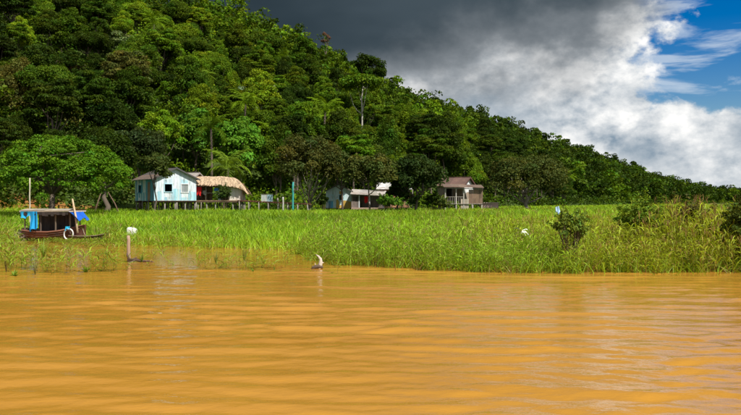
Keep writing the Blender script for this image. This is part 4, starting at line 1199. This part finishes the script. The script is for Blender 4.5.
# white lily-like bloom in the reeds
g = P(521.5, 231.5, 29.5); root = thing('white_bloom', 'white drooping bloom with yellow centre among the reeds', 'flower', g)
for k, (az, ln, up, dr) in enumerate(((2.9, .30, .14, .02), (3.3, .34, .03, .22), (0.1, .24, .10, .02), (-.25, .36, .06, .34), (4.6, .16, .05, .12), (1.6, .2, .1, .05), (5.4, .22, .04, .2))):
    m = MB(); d = Vector((math.cos(az), math.sin(az) * .6, 0)); sd = Vector((-d.y, d.x, .55)).normalized(); n = 6; prev = None
    for i in range(n + 1):
        t = i / n; p = d * ln * t + Vector((0, -.03, up * math.sin(t * 2.2) - dr * t * t)); w = .048 * math.sin(math.pi * (.12 + .84 * t)); cur = (p - sd * w, p + sd * w)
        if prev: m.quad([prev[0], prev[1], cur[1], cur[0]], (.84, .84, .76))
        prev = cur
    m.build('petal', CLOTH, root)
m = MB(); m.tube([(0, -.04, -.02), (-.03, -.05, .08), (-.06, -.06, .12)], [.03, .055, .03], 7, (.62, .60, .06)); m.build('centre', CLOTH, root, True)
m = MB(); m.tube([(0, 0, 0), (.03, .02, -.5), (.02, .03, -1.4)], [.014, .014, .016], 5, (.12, .18, .04)); m.build('stem', CLOTH, root)

# ------------------------------------------------------------------ grass, reeds and shrubs
GRASS = leaf_material('grass_blades', False, transl=0.36, gloss=0.03)


class Ribbons:
    """template of quads strips with per-vertex colour"""
    def __init__(s): s.V = []; s.F = []; s.T = []
    def strip(s, pts, w, side, col):
        side = np.array(side, float); side /= np.linalg.norm(side) + 1e-9; b = len(s.V)
        for p, ww in zip(pts, w): s.V += [p - side * ww / 2, p + side * ww / 2]; s.T += [col, col]
        for i in range(len(pts) - 1): q = b + 2 * i; s.F.append((q, q + 1, q + 3, q + 2))
    def arrays(s): return np.array(s.V), np.array(s.F), np.array(s.T)


def reed_template(rng, stem_col, leaf_col, nleaf=8, head=False, wf=1.0, lf=1.0):
    R = Ribbons(); lean = rng.normal(size=2) * .10
    pt = lambda t: np.array([lean[0] * t * t, lean[1] * t * t, t])
    a = rng.uniform(0, 6.28); R.strip([pt(t) for t in (-.1, .35, .7, 1.0)], [.010, .009, .007, .003], (math.cos(a), math.sin(a), 0), np.array(stem_col))
    for k in range(nleaf):
        t = .18 + .8 * (k + rng.random() * .6) / nleaf; az = k * 2.6 + rng.normal() * .5; L = lf * rng.uniform(.24, .46) * (1.1 - .35 * t); d = np.array([math.cos(az), math.sin(az), 0])
        el = rng.uniform(.6, 1.25); p = pt(t); P_ = [p]; e = el
        for i in range(3): p = p + (d * math.cos(e) + np.array([0, 0, math.sin(e)])) * L / 3; e -= rng.uniform(.35, .75); P_.append(p)
        c = np.array(leaf_col) * rng.uniform(.55, 1.35)
        if rng.random() < .15: c = np.array((.38, .29, .09)) * rng.uniform(.7, 1.2)
        R.strip(P_, [.010 * wf, .020 * wf, .015 * wf, .002], (-d[1] + rng.normal() * .4, d[0] + rng.normal() * .4, .25 + rng.normal() * .3), c)
    if head:
        p = pt(1.0); 
        for q in range(3): R.strip([p, p + np.array([rng.normal() * .03, rng.normal() * .03, .09]), p + np.array([rng.normal() * .06, rng.normal() * .06, .17])], [.008, .014, .003], (rng.normal(), rng.normal(), 0), np.array((.32, .20, .09)))
    return R.arrays()


def tuft_template(rng, n, segs, w, spread=.22, bend=.5):
    R = Ribbons()
    for k in range(n):
        az = rng.uniform(0, 6.28); d = np.array([math.cos(az), math.sin(az), 0]); b0 = np.array([rng.normal() * spread, rng.normal() * spread, -.06]); H = rng.uniform(.55, 1.1); bd = rng.uniform(.15, 1.0) * bend
        P_ = []
        for i in range(segs + 1): t = i / segs; P_.append(b0 + d * bd * H * t ** 2.0 + np.array([0, 0, H * t * (1 - .28 * bd * t)]))
        ws = [w * (1 - .75 * (i / segs) ** 1.6) for i in range(segs + 1)]; ws[-1] = w * .12
        a2 = rng.uniform(0, 6.28); R.strip(P_, ws, (math.cos(a2), math.sin(a2), 0), np.ones(3) * rng.uniform(.78, 1.22) * np.array([rng.uniform(.85, 1.2), 1, .9]))
    return R.arrays()


def scatter(name, temps, pos, hgt, wid, rng, tint, label, cat):
    """transform copies of small templates into one mesh"""
    Vs, Fs, Ts = [], [], []; off = 0; which = rng.integers(0, len(temps), len(pos)); rot = rng.uniform(0, 6.28, len(pos))
    for k, (V, F, T) in enumerate(temps):
        i = np.nonzero(which == k)[0]
        if not len(i): continue
        c, s = np.cos(rot[i])[:, None], np.sin(rot[i])[:, None]
        x = V[None, :, 0] * wid[i][:, None]; y = V[None, :, 1] * wid[i][:, None]; z = V[None, :, 2] * hgt[i][:, None]
        X = x * c - y * s + pos[i, 0][:, None]; Yy = x * s + y * c + pos[i, 1][:, None]; Zz = z + pos[i, 2][:, None]
        Vs.append(np.stack([X, Yy, Zz], -1).reshape(-1, 3)); m = len(V)
        Fs.append((F[None] + (np.arange(len(i)) * m)[:, None, None]).reshape(-1, 4) + off); off += m * len(i)
        Ts.append((T[None] * tint[i][:, None, :]).reshape(-1, 3))
    o = add(name, np_mesh(name, np.concatenate(Vs), np.concatenate(Fs), GRASS, np.concatenate(Ts))); o['kind'] = 'stuff'
    return tag(o, label, cat)


rng = np.random.default_rng(2024)
def in_view(x, y, m=0.6): return np.abs(x) < (0.463 + .09) * y + m


def rand_field(n, y0, y1, xspan, power=1.0):
    y = y0 + (y1 - y0) * rng.random(n) ** power; x = (rng.random(n) * 2 - 1) * (.56 * y + 1)
    return x, y


def blocked(x, y):
    """boat, canoe and houses stand here"""
    b = ((np.abs(x + 18.3) < 2.0) & (np.abs(y - 46.0) < .75)) | ((np.abs(x + 16.0) < .9) & (np.abs(y - 45.3) < .4))
    return b | ((x > -25) & (x < -13.5) & (y > 84.5))


# field: lush short grass from the bay up to the houses
temps = [tuft_template(rng, 11, 2, .062, .27, .55) for _ in range(8)]
x, y = rand_field(14500, 37, 93, 1, .85); d = y - shore(x)
keep = (d > -.3) & ~blocked(x, y); x, y, d = x[keep], y[keep], d[keep]
fx = rng.uniform(480, 860, 3000); fy = 92 + 150 * rng.random(3000) ** 1.3; xx = (fx - UC) / FP * fy
ok = np.hypot(xx, fy) < np.interp(np.arctan2(xx, fy), HA, HF) + 3; x = np.concatenate([x, xx[ok]]); y = np.concatenate([y, fy[ok]]); d = np.concatenate([d, fy[ok] * 0 + 50])
z = ground_h(x, y)
patch = vnoise(x, y, 4.3, 3); patch2 = vnoise(x, y, 11, 5)
h = (.64 + .22 * patch + .18 * vnoise(x, y, 1.6, 21) + .12 * rng.normal(size=len(x))) * (1.0 + .45 * ssn(x, -2, 5) * (1 - ssn(y, 45, 70))) * (1 - .25 * ssn(y, 60, 90)); h = np.clip(h, .25, 1.3)
t = np.array((.235, .395, .016))[None] * (1 + .32 * patch[:, None] * np.array([1.3, .9, .6]) + .28 * patch2[:, None] + .22 * vnoise(x, y, 1.6, 21)[:, None]) * rng.uniform(.8, 1.2, (len(x), 1))
dry = (rng.random(len(x)) < .05 + .10 * ssn(x, 0, 12)); t[dry] = np.array((.25, .22, .05))
scatter('field_grass', temps, np.stack([x, y, z], 1), h, .85 + .016 * (y - 40), rng, t, 'lush bright green grass covering the flood meadow', 'grass')

# marsh reeds along the near shore on the right
rt = [reed_template(rng, (.30, .25, .06), (.285, .400, .022), 8, k % 9 == 0, 1.2, 1.15) for k in range(14)]
x, y = rand_field(15500, 24.9, 44, 1, 1.25); d = y - shore(x)
edge = np.clip(d / 2.2, 0, 1)
keep = (d > -.15) & (x > -3.2) & (rng.random(len(x)) < np.where(y < 36, 1, .55)); x, y, d = x[keep], y[keep], d[keep]
z = ground_h(x, y); patch = vnoise(x, y, 2.1, 7); p2 = vnoise(x, y, 5.2, 12)
tall = 1.06 + .26 * patch + .22 * vnoise(x, y, .7, 15) + .16 * rng.normal(size=len(x)); tall *= (.62 + .38 * ssn(d, 0, 1.6)) * (1 + .5 * ssn(x, 9.5, 11) * ssn(p2, -.2, .6)) * (1.0 + .12 * ssn(x, 1, 6))
h = np.clip(tall, .4, 2.2)
t = np.ones((len(x), 3)) * rng.uniform(.75, 1.25, (len(x), 1)); wr = ssn(x + 2.5 * patch, 1, 11)[:, None] * .9
t *= (1 - wr) * np.array((.88, 1.08, .8)) + wr * np.array((1.16, .97, .9))
scatter('marsh_reeds', rt, np.stack([x, y, z], 1), h, .75 + .25 * h, rng, t, 'dense leafy marsh reeds lining the near shore', 'reeds')
# shorter fill below the reeds
temps2 = [tuft_template(rng, 10, 3, .034, .22, .9) for _ in range(6)]
x, y = rand_field(5200, 24.9, 42, 1, 1.1); d = y - shore(x); keep = (d > -.25) & (x > -3.6); x, y, d = x[keep], y[keep], d[keep]
t = np.array((.24, .37, .018))[None] * rng.uniform(.7, 1.25, (len(x), 1)); dd = rng.random(len(x)) < .16; t[dd] = np.array((.25, .18, .05))
scatter('shore_grass', temps2, np.stack([x, y, ground_h(x, y)], 1), np.clip(.62 + .2 * rng.normal(size=len(x)), .25, 1.1), np.full(len(x), 1.0), rng, t, 'mixed green and straw grass below the reeds on the shore', 'grass')

# sparse stems standing in the shallow bay and along its bar
x = rng.uniform(-23, -1, 26000); y = rng.uniform(22.5, 49, 26000); bar = 26.9 - .10 * x * 0 + (x + 2) * (-.015)
bar = 27.2 + (x + 2) * .20; bar = np.where(x < -9, 25.6 + (x + 9) * .03, bar)
u = UC + FP * x / y; d = shore(x) - y
dn = np.exp(-((y - bar - .5) / .6) ** 2) * .55 + np.exp(-((d) / 1.8) ** 2) * .5 + .05 * (y > bar)
dn += np.where((u < 118) & (y > bar), .05 + .22 * ssn(-u, -60, -5) + .25 * ssn(y, 34, 46), 0)
dn *= (.12 + 1.5 * ssn(vnoise(x, y, 1.1, 2) + .5 * vnoise(x, y, .45, 9), -.1, .8))
keep = (rng.random(len(x)) < dn) & (d > -.2) & ~blocked(x, y) & in_view(x, y, 2); x, y, d, u = x[keep], y[keep], d[keep], u[keep]
h = np.clip(.42 + .22 * rng.normal(size=len(x)) + .35 * (u < 120) * rng.random(len(x)) + .15 * ssn(y, 34, 44), .15, 1.15)
h = np.where((u > 18) & (u < 104) & (y > 33), np.minimum(h, .30), h)
rt2 = [reed_template(rng, (.22, .18, .05), (.23, .36, .024), 7, False, 1.7, 1.3) for _ in range(8)]
t = np.ones((len(x), 3)) * rng.uniform(.8, 1.2, (len(x), 1))
scatter('water_grass', rt2, np.stack([x, y, np.full(len(x), -.05)], 1), h, .6 + .5 * h, rng, t, 'sparse grass stems standing in the shallow brown water', 'grass')


def shrub(name, label, u, Y, vtop, wpx, seed, col, leaf=.09, nl=40, per=130, base=.25, stems=14, flop=.7, group=None):
    g = G(u, Y); g.z = max(g.z, -.1); rng = np.random.default_rng(seed); hh = P(u, vtop, Y).z - g.z; w = wpx / FP * Y
    root = thing(name, label, 'shrub', g, 0, group)
    C, R = dome_lobes(rng, w, base * hh, hh * .94, nl, .24)
    R = R * rng.uniform(.7, 1.15, len(R)); C = C + rng.normal(size=C.shape) * .05 * w
    sc_, sr_ = [], []
    for k in range(int(nl * .8)):                 # loose shoots breaking the outline
        c0 = C[rng.integers(0, len(C))]; dd = unit((c0 - np.array([0, 0, hh * .35]))[None] + rng.normal(size=(1, 3)) * .3 * w)[0]; dd[2] = abs(dd[2]) * .8 + .25; ll = rng.uniform(.12, .30) * w
        for q in range(5): sc_.append(c0 + dd * (R.mean() * .6 + ll * q / 4)); sr_.append(leaf * (1.25 - .15 * q))
    V, F, T = leaf_cloud(rng, C, R, per, leaf, droop=flop, jitter=.9, aspect=.26, leaf_var=.4, lobe_var=.35, shell=.35)
    V2, F2, T2 = leaf_cloud(rng, np.array(sc_), np.array(sr_), 7, leaf, droop=.2, jitter=.9, aspect=.24, leaf_var=.35)
    V, F, T = np.concatenate([V, V2]), np.concatenate([F, F2 + len(V)]), np.concatenate([T, T2 * 1.15])
    o = add('foliage', np_mesh('foliage', V, F, LEAF, T), root); o.color = (*col, 1)
    m = MB()
    for k in range(stems):
        e = Vector(C[k % len(C)]); b = Vector((rng.normal() * .10 * w, rng.normal() * .08 * w, -.2)); m.tube([b, b.lerp(e, .5) + Vector((0, 0, .1)), e], [.022, .017, .008], 5, jit((.8, .7, .55), .3))
    m.build('stems', BARK, root)
    return root


shrub('shrub', 'dark leafy shrub rising from the reeds at the water edge', 571, 26.6, 201, 40, 61, (.150, .210, .028), .11, 26, 48, .25, 30)
shrub('shrub', 'round dark green bush standing above the right-hand reeds', 641, 28.8, 199, 50, 62, (.135, .205, .018), .10, 56, 80, .30)
shrub('shrub', 'tall dark bush at the right edge of the picture', 744, 26.9, 192, 56, 63, (.085, .115, .018), .10, 60, 130, .12, 20)
shrub('shrub', 'small bright green bush in front of the porch with red cloth', 389, 84, 196, 26, 64, (.105, .22, .018), .20, 26, 90, .1)
shrub('shrub', 'dark bush hiding the foot of the ochre house', 404, 85.5, 191, 24, 68, (.035, .062, .010), .22, 30, 90, .05)
shrub('shrub', 'leafy bush between the dark tree and the brown roofed house', 434, 87, 190, 17, 69, (.055, .095, .012), .22, 24, 90, .05)
shrub('shrub', 'low dark bush at the left corner of the pale blue house', 322, 88, 194, 14, 70, (.045, .075, .012), .22, 20, 90, .05)
shrub('shrub', 'reddish bush in the reeds right of the round bush', 694, 29, 195, 50, 65, (.12, .105, .03), .085, 44, 50, .15)
shrub('shrub', 'yellow-green bush by the veranda of the brown roofed house', 441, 86, 197, 18, 66, (.115, .15, .03), .2, 18, 80, .1)
shrub('shrub', 'small leafy tree in front of the thatched veranda', 223.5, 84.5, 183, 15, 67, (.060, .095, .018), .2, 20, 80, .25)
# pale blue scrap on top of the shrub
sh = sheet(None, 'plastic_scrap', [(-.07, 0, .12), (.05, 0, .16), (.10, -.03, -.10), (-.06, -.03, -.08)], (.45, .62, .78), 6, 6, .05, 9, PLASTIC, .03); sh.location = P(557.5, 210.5, 28.1); tag(sh, 'pale blue plastic scrap caught on top of the dark shrub', 'plastic scrap')

# water plants that stand alone
def water_plant(label, u, v, h, n, seed, col, wide=.016, spread=.5):
    Y = 2.3 * 800 / (v - 201); g = P(u, v, Y); rng = np.random.default_rng(seed); R = Ribbons()
    for k in range(n):
        az = rng.uniform(0, 6.28); d = np.array([math.cos(az), math.sin(az), 0]); H = h * rng.uniform(.55, 1.1); bd = rng.uniform(.2, 1) * spread; P_ = []
        for i in range(5): t = i / 4; P_.append(np.array([rng.normal() * .004, 0, -.08]) + d * bd * H * t ** 1.7 + np.array([0, 0, H * t * (1 - .35 * bd * t)]))
        R.strip(P_, [wide, wide * 1.25, wide, wide * .7, wide * .1], (-d[1], d[0], .1), np.array(col) * rng.uniform(.7, 1.3))
    V, F, T = R.arrays(); o = add('water_plant', np_mesh('water_plant', V, F, GRASS, T)); o.location = (g.x, g.y, 0)
    return tag(o, label, 'water plant', 'plants standing in the shallow water')


WP = (.13, .23, .02)
water_plant('small green sprig floating left of the bleached stump', 274, 270, .32, 8, 1, WP)
water_plant('spreading leafy sprig in open water below the bay', 253.5, 271.5, .26, 10, 2, WP, .03, 1.3)
water_plant('tall plumed grass clump in the middle of the bay', 244, 262, .85, 22, 3, (.20, .24, .05), .016, .45)
water_plant('grass clump with pale tips left of the tallest bay clump', 216, 264, .62, 24, 4, (.19, .24, .05), .016, .5)
water_plant('light green clump right behind the upright post', 142, 262, .5, 22, 5, WP, .016, .7)
water_plant('low dark leafy plant at the left bottom of the bay', 14, 276, .34, 26, 6, (.19, .30, .03), .045, 1.2)
water_plant('low broad-leaved plant in front of the boat', 86, 272, .36, 26, 7, (.21, .34, .03), .045, 1.1)
water_plant('pair of leaning dark stems in the left shallows', 35, 274, .75, 12, 8, (.16, .15, .04), .014, .6)
water_plant('tall arching clump below the left end of the boat', 43, 258, 1.0, 30, 9, (.15, .24, .02), .022, .8)
water_plant('reddish thin stem clump at the far left water edge', 6, 272, .9, 14, 10, (.17, .12, .04), .012, .3)
